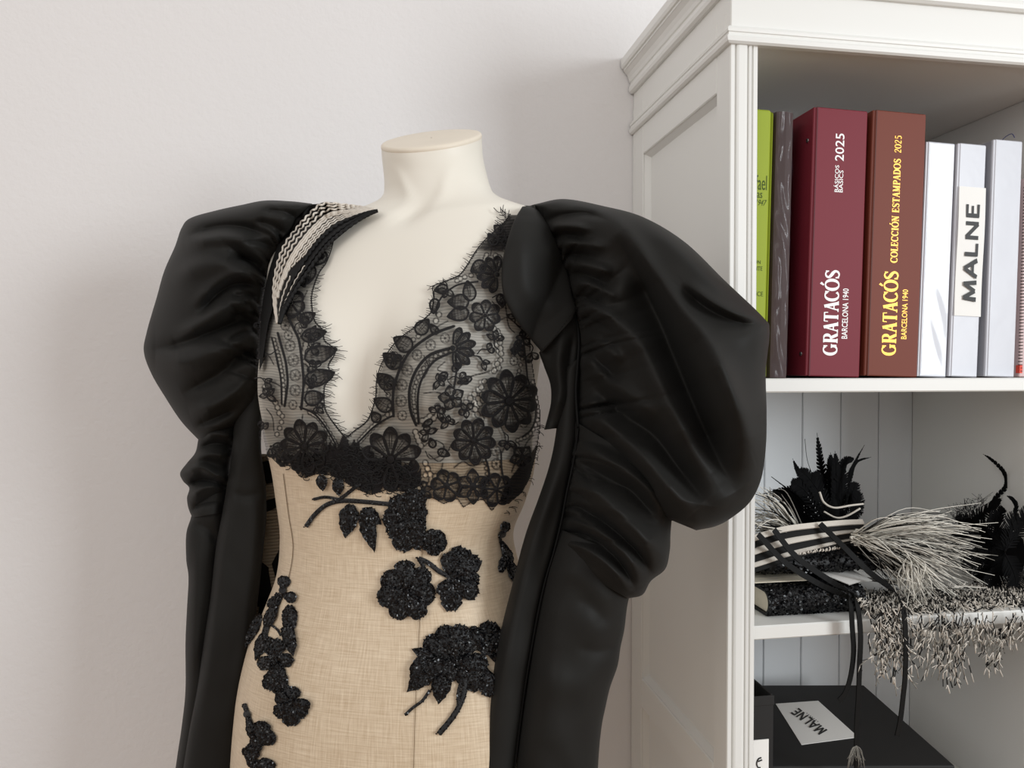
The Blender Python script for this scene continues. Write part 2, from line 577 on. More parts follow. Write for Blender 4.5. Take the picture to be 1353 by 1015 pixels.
# beadboard back, plank by plank
edges = [x_at(p, YB - 0.008) for p in (862, 910, 961, 1011, 1061, 1112, 1162, 1206)]
edges[0] = XI0 - 0.004; edges[-1] = XI1 + 0.002
for k in range(len(edges) - 1):
    b = MB(); b.box(edges[k] + 0.0006, edges[k + 1] - 0.0006, YB - 0.008, YB - 0.002, 0.07, CH + 0.364, 0.0012)
    b.build('back_plank', M['white_panel'], case)

# ------------------------------------------------------------------ dress form and gown: lofted body
ZB = 0.82                           # depth of the body axis
ROT = math.radians(21)
AX = np.array([math.cos(ROT), -math.sin(ROT), 0.0])     # towards the form's left shoulder
FX = np.array([-math.sin(ROT), -math.cos(ROT), 0.0])    # the way it faces
ROWS = np.array([
    # image row, centre column, half width, depth front, depth back
    (180, 571, 65.5, .053, .053), (205, 572, 65.5, .053, .053), (236, 576.5, 67.5, .053, .055), (256, 580, 71, .054, .058), (266, 583, 79, .056, .062),
    (275, 584, 97, .058, .068), (284, 582, 122, .062, .072), (296, 575, 152, .068, .078), (315, 562, 178, .077, .084), (345, 552, 189, .086, .090),
    (390, 545, 186, .094, .094), (440, 537, 178, .098, .092), (500, 531, 173, .100, .086), (560, 530, 169, .098, .080), (620, 533, 162, .091, .077),
    (660, 530, 154, .087, .076), (705, 525, 144, .085, .076), (755, 528, 151, .090, .082), (800, 528, 167, .097, .092), (850, 527, 187, .107, .104),
    (927, 526, 202, .117, .116), (1015, 526, 209, .122, .122), (1120, 526, 212, .124, .124), (1300, 526, 205, .120, .120), (1700, 526, 195, .112, .112),
    (2120, 526, 205, .118, .118)], float)
ROW_H = np.array([P(525, y, ZB)[2] for y in ROWS[:, 0]])
ROW_H[-1] = 0.012


def body_params(h):
    o = np.argsort(ROW_H)
    hh = ROW_H[o]
    res = []
    for k in range(1, 5):
        v = ROWS[o, k]
        # monotone cubic (Fritsch-Carlson style tangents)
        d = np.diff(v) / np.diff(hh)
        m = np.concatenate([[d[0]], np.where(d[:-1] * d[1:] > 0, 2 * d[:-1] * d[1:] / (d[:-1] + d[1:] + 1e-12), 0), [d[-1]]])
        i = np.clip(np.searchsorted(hh, h) - 1, 0, len(hh) - 2)
        w = hh[i + 1] - hh[i]
        t = (h - hh[i]) / w
        res.append((2 * t ** 3 - 3 * t ** 2 + 1) * v[i] + (t ** 3 - 2 * t ** 2 + t) * w * m[i] + (-2 * t ** 3 + 3 * t ** 2) * v[i + 1] + (t ** 3 - t ** 2) * w * m[i + 1])
    return res


def hrow(y):
    return float(P(525, y, ZB)[2])


NECK_TOP = hrow(190)


def body(h, th, off=0.0, bust=1.0):
    """h (n,) heights, th (m,) angles from the front towards the form's left -> (n,m,3)"""
    h = np.asarray(h, float)
    xc, hw, df, db = body_params(h)
    c = P(xc, 507.5, ZB)
    hwm = hw * ZB / F_PX
    da = (df + db) / 2
    w = np.sqrt(np.maximum(hwm ** 2 - (da * math.sin(ROT)) ** 2, 0.0004)) / math.cos(ROT)
    H, T = np.meshgrid(h, th, indexing='ij')
    sn, cs = np.sin(T), np.cos(T)
    torso = np.clip((hrow(290) - H) / 0.05, 0, 1)
    e = 1 - 0.16 * torso                       # torso sections a little squarer than an ellipse
    l = np.sign(sn) * np.abs(sn) ** e * (w[:, None] + off)
    f = np.sign(cs) * np.abs(cs) ** e * (np.where(cs > 0, df[:, None], db[:, None]) + off)
    fr = np.clip(cs * 1.6, 0, 1)
    hb = hrow(512)
    for s in (-1, 1):
        r2 = ((l - s * 0.078) / 0.056) ** 2 + ((H - hb) / np.where(H > hb, 0.078, 0.050)) ** 2
        f = f + bust * 0.036 * np.exp(-r2) * fr
    # cleavage, collar bones and the notch at the throat
    f = f - bust * 0.012 * np.exp(-(l / 0.020) ** 2 - ((H - hrow(520)) / 0.06) ** 2) * fr
    f = f - 0.0075 * np.exp(-(l / 0.013) ** 2 - ((H - hrow(300)) / 0.013) ** 2) * fr
    for s in (-1, 1):
        line = hrow(303) + 0.19 * np.maximum(s * l - 0.012, 0)
        f = f + 0.0035 * np.exp(-((H - line) / 0.008) ** 2) * np.clip(s * l / 0.02, 0, 1) * np.clip((0.13 - s * l) / 0.05, 0, 1) * fr
        line2 = hrow(300) + (np.abs(l) - 0.008) * 2.2
        f = f + 0.0028 * np.exp(-((s * l - 0.010 - (H - hrow(300)) * 0.36) / 0.007) ** 2) * np.clip((H - hrow(298)) / 0.02, 0, 1) * np.clip((hrow(215) - H) / 0.04, 0, 1) * fr
    tilt = np.clip((H - hrow(250)) / (NECK_TOP - hrow(250)), 0, 1) ** 1.5
    Z = H - tilt * f * math.tan(math.radians(25.5)) + tilt * l * 0.01
    V = c[:, None, :2] + l[..., None] * AX[:2] + f[..., None] * FX[:2]
    return np.concatenate([V, Z[..., None]], -1)


TH = np.linspace(-math.pi, math.pi, 120, endpoint=False)
HS_TOP = np.linspace(hrow(560), NECK_TOP, 110)
HS_LOW = np.concatenate([np.linspace(0.70, hrow(900), 12), np.linspace(hrow(890), hrow(565), 50)])

form = thing('dress_form', tuple(P(545, 507.5, ZB)[:2]) + (0.0,), 'cream female dress form with a bare slanted neck cap, wearing the gown', 'mannequin')
mb = MB()
V = body(np.concatenate([HS_LOW, HS_TOP]), TH)
inset = np.clip((hrow(600) - V[..., 2]) / 0.03, 0, 1)[..., None] * 0.005
cen = V.mean(1, keepdims=True)
dv = (V - cen) * np.array([1, 1, 0])
V = V - dv / (np.linalg.norm(dv, axis=-1, keepdims=True) + 1e-9) * inset
mb.grid(V, close_v=True)
mb.f.append(tuple(range(120))[::-1]); mb.mi.append(0); mb.sm.append(False)
mb.build('torso', M['mannequin'], form)
# neck cap with a softly rounded rim
mb = MB()
ring = V[-1]
c0 = ring.mean(0)
nrm = np.cross(ring[30] - c0, ring[60] - c0); nrm /= np.linalg.norm(nrm)
nrm *= np.sign(nrm[2])
rings = [c0 + (ring - c0) * s + nrm * d for s, d in ((1.0, -0.0002), (1.006, 0.0012), (1.0, 0.0028), (0.975, 0.0042), (0.94, 0.0046), (0.5, 0.0048), (0.02, 0.0048))]
mb.grid(np.array(rings), close_v=True)
mb.build('neck_cap', mat('neck_cap_cream', srgb(226, 215, 198), 0.5, var=(25, 0.05)), form)
# stand under the gown
mb = MB()
cx, cy = P(526, 507.5, ZB)[:2]
mb.tube([(cx, cy, 0.02), (cx, cy, 0.71)], 0.016, 16)
mb.build('stand_pole', M['steel'], form)
mb = MB()
pr = [(0.0, 0.0), (0.085, 0.0), (0.088, 0.004), (0.085, 0.010), (0.03, 0.018), (0.016, 0.03)]
mb.grid(np.array([[(cx + r * math.cos(a), cy + r * math.sin(a), z) for a in np.linspace(0, 2 * math.pi, 40, endpoint=False)] for r, z in pr]), close_v=True)
mb.build('stand_base', M['steel'], form)

# --- depth map of the gown's outer surface, used to lay lace and appliques on it
OFF = 0.004
HS_G = np.concatenate([[0.012, 0.2, 0.4], np.linspace(0.60, hrow(1015), 16), np.linspace(hrow(1010), hrow(262), 150)])
VG = body(HS_G, TH, OFF)
nG = len(TH)
fs = [(i * nG + j, i * nG + (j + 1) % nG, (i + 1) * nG + (j + 1) % nG, (i + 1) * nG + j) for i in range(len(HS_G) - 1) for j in range(nG)]
bvh = BVHTree.FromPolygons([tuple(p) for p in VG.reshape(-1, 3)], fs)
GX, GY = np.arange(290, 772, 2.0), np.arange(240, 1072, 2.0)
ZM = np.full((len(GY), len(GX)), np.nan)
cv = Vector(CAM)
for i, y in enumerate(GY):
    D = FWD + ((GX - 676.5) / F_PX)[:, None] * RGT - (y - 507.5) / F_PX * UPV
    for j in range(len(GX)):
        hit = bvh.ray_cast(cv, Vector(D[j]).normalized())
        if hit[0] is not None:
            ZM[i, j] = (np.array(hit[0]) - CAM) @ FWD
for _ in range(80):                  # grow outwards past the silhouette
    bad = np.isnan(ZM)
    if not bad.any():
        break
    pad = np.pad(ZM, 1, constant_values=np.nan)
    nb = np.stack([pad[:-2, 1:-1], pad[2:, 1:-1], pad[1:-1, :-2], pad[1:-1, 2:]])
    cnt = (~np.isnan(nb)).sum(0)
    av = np.where(cnt > 0, np.nansum(nb, 0) / np.maximum(cnt, 1), np.nan)
    ZM = np.where(bad, av, ZM)


def zsurf(px, py):
    x = np.clip((np.asarray(px, float) - GX[0]) / 2, 0, len(GX) - 1.001)
    y = np.clip((np.asarray(py, float) - GY[0]) / 2, 0, len(GY) - 1.001)
    i, j = y.astype(int), x.astype(int)
    fy, fx = y - i, x - j
    return (ZM[i, j] * (1 - fy) * (1 - fx) + ZM[i + 1, j] * fy * (1 - fx) + ZM[i, j + 1] * (1 - fy) * fx + ZM[i + 1, j + 1] * fy * fx)


def S(px, py, off=0.0):
    return P(px, py, zsurf(px, py) - off)


gown = thing('evening_gown', (cx, cy, 0.0), 'champagne linen gown with black lace bodice and sequin flowers, on the dress form', 'dress')
mb = MB()
hs = HS_G[HS_G < hrow(596)]
hs = np.concatenate([hs, [hrow(596)]])
V = body(hs, TH, OFF - 0.0005)
fold = np.clip((0.62 - V[..., 2]) / 0.5, 0, 1) * 0.012 * np.sin(TH * 9)[None, :]
dv = (V - V.mean(1, keepdims=True)) * np.array([1, 1, 0])
V = V + dv / np.linalg.norm(dv, axis=-1, keepdims=True) * fold[..., None]
mb.grid(V, close_v=True)
Hh, Tt = np.meshgrid(hs, TH, indexing='ij')
mb.build('skirt', M['linen'], gown, uv=np.stack([Tt * 0.16, Hh], -1) * 4.0)
# back of the bodice
mb = MB()
tb = np.linspace(math.radians(115), math.radians(250), 40)
mb.grid(body(np.linspace(hrow(604), hrow(470), 30), tb, OFF))
mb.build('back_bodice', M['lace_solid'], gown)


def strip(mb, poly, w, off, step=1.6, mi=0, taper=False):
    """flat thread or cord laid on the gown along a pixel polyline; w = width in pixels, number or per-point list"""
    p = by_length(poly, step)
    t = np.gradient(p, axis=0)
    t /= np.linalg.norm(t, axis=1)[:, None] + 1e-9
    nn = np.stack([-t[:, 1], t[:, 0]], 1)
    s = np.linspace(0, 1, len(p))
    wv = np.interp(s, np.linspace(0, 1, len(np.atleast_1d(w))), np.atleast_1d(w)) / 2
    if taper:
        wv = wv * (1 - 0.75 * s)
    a, c, b = p + nn * wv[:, None], p, p - nn * wv[:, None]
    V = np.stack([S(a[:, 0], a[:, 1], off), S(c[:, 0], c[:, 1], off + wv * 0.0004), S(b[:, 0], b[:, 1], off)], 1)
    mb.grid(V, mi)


# skirt seam
mb = MB()
strip(mb, catmull([(558, 655), (558, 720), (556, 790), (553, 850), (549, 930), (546, 1030)], 60), 0.8, 0.0006)
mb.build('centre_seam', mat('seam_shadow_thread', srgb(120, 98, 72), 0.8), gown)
mb = MB()
strip(mb, catmull([(374, 626), (381, 680), (387, 722), (382, 760), (372, 790)], 40), 0.8, 0.0006)
mb.build('side_seam', bpy.data.materials['seam_shadow_thread'], gown)

# ------------------------------------------------------------------ lace bodice
NECK_L = [(442, 291), (440, 320), (432, 345), (421, 362), (413, 385), (412, 402), (416, 424), (427, 437), (429, 450), (443, 464), (434, 484), (440, 497), (429, 511), (430, 541), (444, 563), (457, 579)]
NECK_R = [(457, 579), (470, 568), (480, 561), (488, 551), (496, 526), (498, 500), (507, 475), (525, 450), (554, 428), (561, 421), (570, 411), (573, 391), (572, 379), (585, 373), (606, 364),
          (616, 352), (628, 333), (640, 318), (654, 305), (666, 294), (674, 283)]
RIGHT = [(688, 284), (700, 320), (700, 420), (702, 468), (707, 500), (714, 540), (715, 560), (710, 596), (701, 632)]
BOTTOM = [(690, 652), (672, 667), (661, 663), (650, 677), (638, 661), (625, 664), (612, 672), (604, 660), (586, 667), (572, 659), (560, 655), (556, 642), (540, 652), (515, 647), (490, 655), (468, 646), (452, 636),
          (436, 629), (420, 627), (405, 632), (394, 629), (384, 616), (371, 618)]
LEFT = [(352, 600), (347, 575), (339, 520), (337, 468), (341, 440), (350, 410), (362, 375), (384, 335), (416, 302)]
LACE_POLY = NECK_L + NECK_R[1:] + RIGHT + BOTTOM + LEFT
BAND = [(346, 598), (372, 606), (400, 600), (425, 598), (440, 588), (458, 579), (476, 590), (500, 604), (540, 612), (556, 618), (558, 655), (540, 652), (515, 648), (490, 655), (468, 646), (436, 629),
        (405, 632), (394, 629), (384, 616), (371, 618)]

STEP = 1.0
gx, gy = np.arange(332, 722, STEP), np.arange(272, 684, STEP)
PX, PY = np.meshgrid(gx, gy)
ins = inside(PX, PY, LACE_POLY)
D = np.full(PX.shape, 0.35)
D += 0.06 * np.sin(PX * 0.11 + 2 * np.sin(PY * 0.05)) * np.sin(PY * 0.09)


def local(x0, x1, y0, y1):
    return (slice(max(0, int((y0 - gy[0]) / STEP)), max(0, int((y1 - gy[0]) / STEP) + 2)), slice(max(0, int((x0 - gx[0]) / STEP)), max(0, int((x1 - gx[0]) / STEP) + 2)))


def blob(x, y, rx, ry, val, ang=0.0, soft=1.0):
    """an opening (low density) or solid patch in the lace, elliptical"""
    r = max(rx, ry) + 4
    s = local(x - r, x + r, y - r, y + r)
    dx, dy = PX[s] - x, PY[s] - y
    u, v = dx * math.cos(ang) + dy * math.sin(ang), -dx * math.sin(ang) + dy * math.cos(ang)
    d = (np.hypot(u / rx, v / ry) - 1) * min(rx, ry)
    k = np.clip(0.5 - d / soft, 0, 1)
    D[s] = D[s] * (1 - k) + val * k


def thread(poly, w, val=0.97, soft=1.0):
    poly = np.asarray(poly, float)
    x0, y0 = poly.min(0) - w - 3
    x1, y1 = poly.max(0) + w + 3
    s = local(x0, x1, y0, y1)
    d, _, _ = seg_dist(PX[s], PY[s], poly)
    k = np.clip(0.5 - (d - w / 2) / soft, 0, 1)
    D[s] = np.maximum(D[s], val * k)


def beads(poly, n, r=2.0, dark=1.5):
    r *= 1.22
    """row of little open eyelets rimmed by thread"""
    p = catmull(poly, n)
    t = np.gradient(p, axis=0)
    for (x, y), tt in zip(p, t):
        a = math.atan2(tt[1], tt[0])
        blob(x, y, r + dark, r * 0.95 + dark, 0.95, a)
    for (x, y), tt in zip(p, t):
        a = math.atan2(tt[1], tt[0])
        blob(x, y, r * 1.05, r * 0.85, 0.0, a)


def ring_motif(x, y, r):
    th = np.linspace(0, 2 * math.pi, 17)
    blob(x, y, r, r, 0.62)
    thread(np.stack([x + r * np.cos(th), y + r * 1.12 * np.sin(th)], 1), 1.3)
    for a in np.arange(7) * 2 * math.pi / 7:
        blob(x + 0.55 * r * math.cos(a), y + 0.6 * r * math.sin(a), 1.25, 1.0, 0.05, a)
    blob(x, y, 1.2, 1.2, 1.0)


# cords of the lace, drawn into the weave (broad ones get raised cords as well)
C1 = [(359, 446), (363, 462), (367, 481), (371, 500), (372.5, 535)]
C2 = [(367, 440), (372, 458), (377, 476), (379, 490), (380, 507), (376, 537)]
C3 = [(381, 420), (389, 436), (395, 450), (399, 478), (401, 507), (398, 541)]
A1 = [(600, 431), (583, 437), (568, 444), (544, 462), (530, 484), (521, 510), (519, 530), (520, 550)]
A2 = [(600, 459), (570, 468), (552, 486), (542, 510), (541, 532), (544, 548), (550, 562)]
A3 = [(596, 466), (573, 478), (557, 502), (552, 526), (553, 560)]
VL = [(396, 538), (414, 546), (427, 560), (436, 574), (444, 588)]
VR = [(520, 549), (506, 556), (492, 566), (480, 578), (470, 588)]
RB = [(697, 500), (704, 520), (708, 545), (703, 566), (690, 578)]
UP1 = [(700, 430), (690, 450), (676, 468)]
CORDS = [(C1, 2.4), (C2, 3.2), (C3, 3.4), (A1, 3.6), (A2, 3.8), (A3, 3.0), (VL, 2.6), (VR, 2.6), (RB, 2.4), (UP1, 2.4),
         ([(690, 436), (694, 470), (697, 500)], 2.2), ([(632, 372), (606, 376), (588, 388), (578, 402), (576, 416)], 2.2),
         ([(641, 604), (646, 622), (645, 640)], 2.6), ([(662, 596), (663, 620), (667, 640)], 2.2), ([(602, 470), (603, 490), (600, 512)], 2.6)]
for c_, w_ in CORDS:
    thread(catmull(c_, 30), w_ * 1.05)
beads([(362, 449), (368, 470), (372, 490), (375, 515), (374, 532)], 17, 1.5)
beads([(596, 463), (572, 473), (555, 494), (547, 516), (547, 534), (551, 556)], 19, 1.7)
for x, y, r in ((377, 430, 6), (381, 443, 5.5), (383.5, 457, 6.5), (387.5, 476, 7.2), (390, 496, 7), (390, 516, 7), (387, 535, 5.5),
                (588, 447, 6), (569, 456, 6.5), (551, 469, 6.5), (538, 489, 7), (531, 509, 7), (530, 530, 7), (531.5, 549, 6),
                (655, 596, 6), (656, 613, 6.5), (679, 477, 5.5), (692, 560, 5)):
    ring_motif(x, y, r)
# clusters of open eyelets
beads([(655, 440), (656, 452), (659, 464)], 4, 2.6); beads([(660, 444), (661, 458), (662, 470), (659, 486)], 6, 2.4); beads([(653, 490), (657, 481)], 2, 2.4)
for k in range(4):
    beads([(616 + k * 5.5, 532 - k * 5.5), (622 + k * 5.0, 537 - k * 5), (626 + k * 4, 541 - k * 4)], 3, 2.5)
beads([(628, 541), (631, 548), (636, 553)], 3, 2.5); beads([(640, 504), (636, 512)], 2, 2.4)
beads([(578, 537), (571, 546), (565, 553), (558, 556)], 5, 2.5); beads([(582, 544), (573, 553)], 3, 2.4)
beads([(549, 571), (552, 580), (556, 589)], 4, 2.6); beads([(562, 612), (566, 622), (570, 632), (568, 640)], 5, 2.6); beads([(562, 628), (561, 640), (552, 644)], 3, 2.3)
beads([(575, 630), (573, 640)], 2, 2.6)
beads([(350, 512), (356, 524), (364, 532), (369, 546)], 7, 2.3); beads([(373, 550), (371, 562), (366, 574)], 4, 1.9); beads([(369, 588), (371, 600), (374, 610)], 4, 1.8)
beads([(404, 455), (402, 466)], 3, 2.6); beads([(403, 478), (409, 482), (410, 489)], 4, 2.3); beads([(404, 500), (406, 508), (403, 515)], 4, 2.2)
beads([(410, 545), (420, 551), (428, 561), (437, 576), (444, 588)], 11, 2.2); beads([(398, 430), (395, 444)], 3, 1.8)
beads([(516, 547), (505, 554), (494, 563), (484, 573), (476, 582)], 10, 2.4); beads([(515, 536), (512, 548)], 3, 1.9)
beads([(522, 468), (530, 462)], 2, 1.8); beads([(513, 522), (514, 510)], 2, 1.8); beads([(546, 449), (553, 444)], 2, 2)
beads([(632, 362), (614, 366), (604, 371)], 5, 1.9); beads([(643, 337), (640, 345)], 3, 1.9); beads([(655, 338), (661, 342), (660, 350)], 4, 2.2)
beads([(580, 416), (576, 424)], 2, 2.4); beads([(652, 434), (657, 438)], 2, 2.5)
beads([(704, 505), (710, 530), (711, 552), (700, 574), (684, 582)], 16, 1.6)
beads([(690, 474), (686, 490), (684, 500)], 5, 1.5); beads([(683, 588), (690, 594)], 2, 2)
beads([(642, 612), (644, 626), (644, 640)], 5, 1.5)
# wandering stems and small scroll leaves in the ground
for pl in ([(652, 430), (670, 420), (690, 436)], [(560, 520), (575, 518), (588, 522)], [(588, 478), (578, 488), (590, 494), (592, 504), (600, 512)], [(606, 512), (622, 498), (636, 494), (648, 490)],
           [(630, 470), (642, 480), (650, 480)], [(560, 590), (572, 582), (586, 588), (582, 602), (568, 606), (562, 596)], [(566, 600), (580, 610), (590, 600), (596, 588)],
           [(600, 560), (590, 552), (584, 540)], [(600, 618), (612, 610), (624, 616), (640, 610)], [(585, 612), (584, 624), (594, 632)], [(346, 480), (354, 470), (362, 482)],
           [(348, 500), (362, 506), (370, 510)], [(352, 540), (360, 552), (362, 570)], [(400, 548), (398, 562)], [(420, 590), (430, 580), (432, 596)],
           [(690, 600), (696, 585), (705, 575)], [(680, 440), (672, 430), (668, 404)], [(650, 398), (660, 408), (668, 402)], [(380, 400), (392, 372), (404, 360)], [(372, 420), (384, 392), (398, 388)],
           [(404, 420), (398, 404), (406, 384)], [(420, 340), (412, 356), (400, 352), (392, 366)], [(428, 330), (420, 318), (430, 310)], [(668, 300), (662, 316), (652, 322), (648, 338)],
           [(672, 290), (664, 300), (656, 312)], [(640, 330), (650, 326), (660, 330)], [(560, 470), (566, 486), (560, 500)], [(575, 440), (578, 432), (592, 424)],
           [(660, 560), (668, 580), (664, 598)], [(676, 588), (682, 604), (676, 624)], [(690, 606), (686, 622), (692, 634)]):
    thread(catmull(pl, 24), 1.9, 0.97)
for fx, fy, fr, fn, f0 in ((673, 530, 39, 10, .2), (626, 583, 29, 9, .1), (516, 607, 40, 10, .31), (402, 590, 34, 10, .1), (590, 642, 21, 6, .2), (625, 643, 23, 6, .5), (641, 417, 21, 7, .3), (656, 647, 22, 7, .1)):
    blob(fx, fy, fr * .36, fr * .36, 0.93)
    for k in range(fn):
        a_ = f0 + 2 * math.pi * k / fn
        for q_, e_ in ((.22, .048), (.31, .05)):
            blob(fx + math.cos(a_) * fr * q_, fy + math.sin(a_) * fr * q_, max(1.5, fr * e_), max(1.3, fr * .042), 0.0, a_)
        # veined blades: pale ribs between darker edges
        for o_ in (-.12, .12):
            thread([(fx + math.cos(a_ + o_) * fr * .40, fy + math.sin(a_ + o_) * fr * .40), (fx + math.cos(a_ + o_ * .6) * fr * .7, fy + math.sin(a_ + o_ * .6) * fr * .7)], 1.0, .8)
# shoulder strap on the right and the lace under the ribbon on the left are thicker
D = np.where(inside(PX, PY, [(672, 282), (690, 284), (664, 332), (640, 330), (630, 330)]), np.maximum(D, 0.86), D)
D = np.where(inside(PX, PY, [(442, 291), (440, 320), (430, 340), (412, 350), (395, 345), (420, 305)]), np.maximum(D, 0.72), D)
wob = 5 * np.sin(PX * 0.35) + 3 * np.sin(PX * 0.83 + PY * 0.2)
D = np.where(inside(PX, PY + wob, BAND), 0.985, D)
# lower right edge band, dense
D = np.where(inside(PX, PY, [(668, 640), (690, 612), (712, 585), (712, 600), (703, 634), (690, 654), (672, 668), (660, 664)]), np.maximum(D, 0.93), D)
edge, _, _ = seg_dist(PX, PY, NECK_L + NECK_R[1:])
D = np.where(edge < 1.6, np.maximum(D, 0.9), D)
edge2, _, _ = seg_dist(PX, PY, RIGHT + BOTTOM)
D = np.where(edge2 < 1.8, np.maximum(D, 0.93), D)

idx = -np.ones(PX.shape, int)
cell = ins[:-1, :-1] & ins[1:, :-1] & ins[:-1, 1:] & ins[1:, 1:]
use = np.zeros(PX.shape, bool)
use[:-1, :-1] |= cell; use[1:, :-1] |= cell; use[:-1, 1:] |= cell; use[1:, 1:] |= cell
idx[use] = np.arange(use.sum())
ii, jj = np.nonzero(cell)
faces = np.stack([idx[ii, jj], idx[ii + 1, jj], idx[ii + 1, jj + 1], idx[ii, jj + 1]], 1)
mb = MB()
mb.add(S(PX[use], PY[use], 0.0006), faces.tolist())
bod = mb.build('lace_bodice', M['lace'], gown, attr=np.clip(D[use], 0, 1), uv=np.stack([PX[use], PY[use]], 1) * 0.035)

mb = MB()
for c_, w_ in CORDS:
    strip(mb, catmull(c_, 40), w_, 0.0013)
strip(mb, catmull(NECK_L, 140), 1.5, 0.0012)
strip(mb, catmull(NECK_R, 180), 1.5, 0.0012)
mb.build('lace_cord', M['lace_solid'], bod)


def lace_petal(mb, cx_, cy_, ang, ln, wd, off, veins=3, rim=2.2, point=False):
    """one lace petal: sheer blade inside a heavy scalloped rim with vein threads (writes to solid, sheer builders)"""
    solid, sheer, dens = mb
    t = np.linspace(0, 1, 13)
    if point:
        prof = np.sin(np.pi * t ** 0.8) ** 0.8 * (1 - 0.25 * t)
    else:
        prof = np.sin(np.pi * np.clip(t * 0.93 + 0.05, 0, 1) ** 1.5) ** 0.65
    half = wd / 2 * prof
    ca, sa = math.cos(ang), math.sin(ang)
    tr = lambda u, v: np.stack([cx_ + u * ca - v * sa, cy_ + u * sa + v * ca], -1)
    U = np.repeat((t * ln)[:, None], 5, 1)
    Vv = half[:, None] * np.linspace(-1, 1, 5)[None, :]
    q = tr(U, Vv)
    Sg = S(q[..., 0], q[..., 1], off + 0.0006 * np.sin(np.pi * t)[:, None] * np.ones(5))
    sheer.grid(Sg)
    dd = np.full((13, 5), 0.16) + 0.78 * np.clip((t - 0.60) / 0.16, 0, 1)[:, None] + np.array([0.45, 0.05, 0, 0.05, 0.45])
    dd[0:3] = np.minimum(dd[0:3], 0.25)
    dens.append(np.clip(dd, 0, 0.95).ravel())
    out = np.concatenate([tr(t * ln, half), tr(t[::-1] * ln, -half[::-1])])
    strip(solid, out, rim, off + 0.0007, step=1.2)
    for k in range(veins):
        o_ = (k - (veins - 1) / 2) * wd * 0.16
        strip(solid, tr(np.linspace(0.18, 0.72, 5) * ln, o_ * np.linspace(0.5, 1.2, 5)), 0.7, off + 0.0007)


def finish_lace(name, solid, sheer, dens, parent):
    o_ = solid.build(name, M['lace_solid'], parent)
    if sheer.n:
        uvp = np.zeros((sheer.n, 2)); uvp[:, 1] = np.tile(np.linspace(0, 1, 65), sheer.n // 65 + 1)[:sheer.n]
        sheer.build('sheer_petal', M['lace'], o_, attr=np.concatenate(dens), uv=uvp)
    return o_


def lace_flower(x, y, r, n, rot=0.0, a0=0.0, a1=2 * math.pi, sq=1.0, wide=1.0, point=False, core=0.13):
    solid, sheer, dens = MB(), MB(), []
    full = abs(a1 - a0 - 2 * math.pi) < 1e-3
    for k in range(n):
        a = rot + a0 + (a1 - a0) * (k + (0 if full else 0.5)) / n
        ln = r * (0.94 + 0.12 * ((k * 7) % 5) / 5) * (1 if sq == 1 else math.hypot(math.cos(a) * sq, math.sin(a)))
        wd = 2 * math.pi * r * 0.62 / n * wide * ((a1 - a0) / 2 / math.pi if not full else 1) * 1.06
        lace_petal((solid, sheer, dens), x + math.cos(a) * r * 0.16 * sq, y + math.sin(a) * r * 0.16, a, ln * 0.86, wd * 1.1, 0.0012 + 0.0003 * (k % 3), 2 if r > 24 else 1, 2.8 if r > 24 else 2.2, point)
        if r > 24:                     # eyelets round the centre
            for q_ in (0.27, 0.36):
                blob_pts = [(x + math.cos(a) * r * q_, y + math.sin(a) * r * q_)]
    th = np.linspace(0, 2 * math.pi, 13)
    cr = r * core
    V = np.array([[S(x + q_ * cr * math.cos(t), y + q_ * cr * math.sin(t), 0.0026 + 0.001 * (1 - q_)) for t in th[:-1]] for q_ in (0.05, 0.6, 1.0)])
    solid.grid(V, close_v=True)
    finish_lace('lace_flower', solid, sheer, dens, bod)


PI = math.pi
lace_flower(673, 530, 39, 10, 0.2, sq=0.97)
lace_flower(626, 583, 29, 9, 0.1)
lace_flower(516, 607, 40, 10, 0.31)
lace_flower(402, 590, 34, 10, 0.1, sq=0.95)
lace_flower(598, 460, 29, 6, 0, -1.45, 1.5, wide=1.0)
lace_flower(641, 417, 21, 7, 0.3, wide=0.95)
lace_flower(657, 363, 25, 6, 0, 1.6, 5.0)
lace_flower(590, 642, 21, 6, 0.2, core=0.22)
lace_flower(625, 643, 23, 6, 0.5, point=True, core=0.22)
lace_flower(656, 647, 22, 7, 0.1, core=0.16)
lace_flower(597, 526, 17, 5, 0.7, point=True, core=0.2)
lace_flower(690, 604, 16, 5, 0.3, point=True, core=0.2)
lace_flower(384, 400, 20, 6, 0.4)
lace_flower(358, 590, 14, 4, 0, -0.5, 2.0)
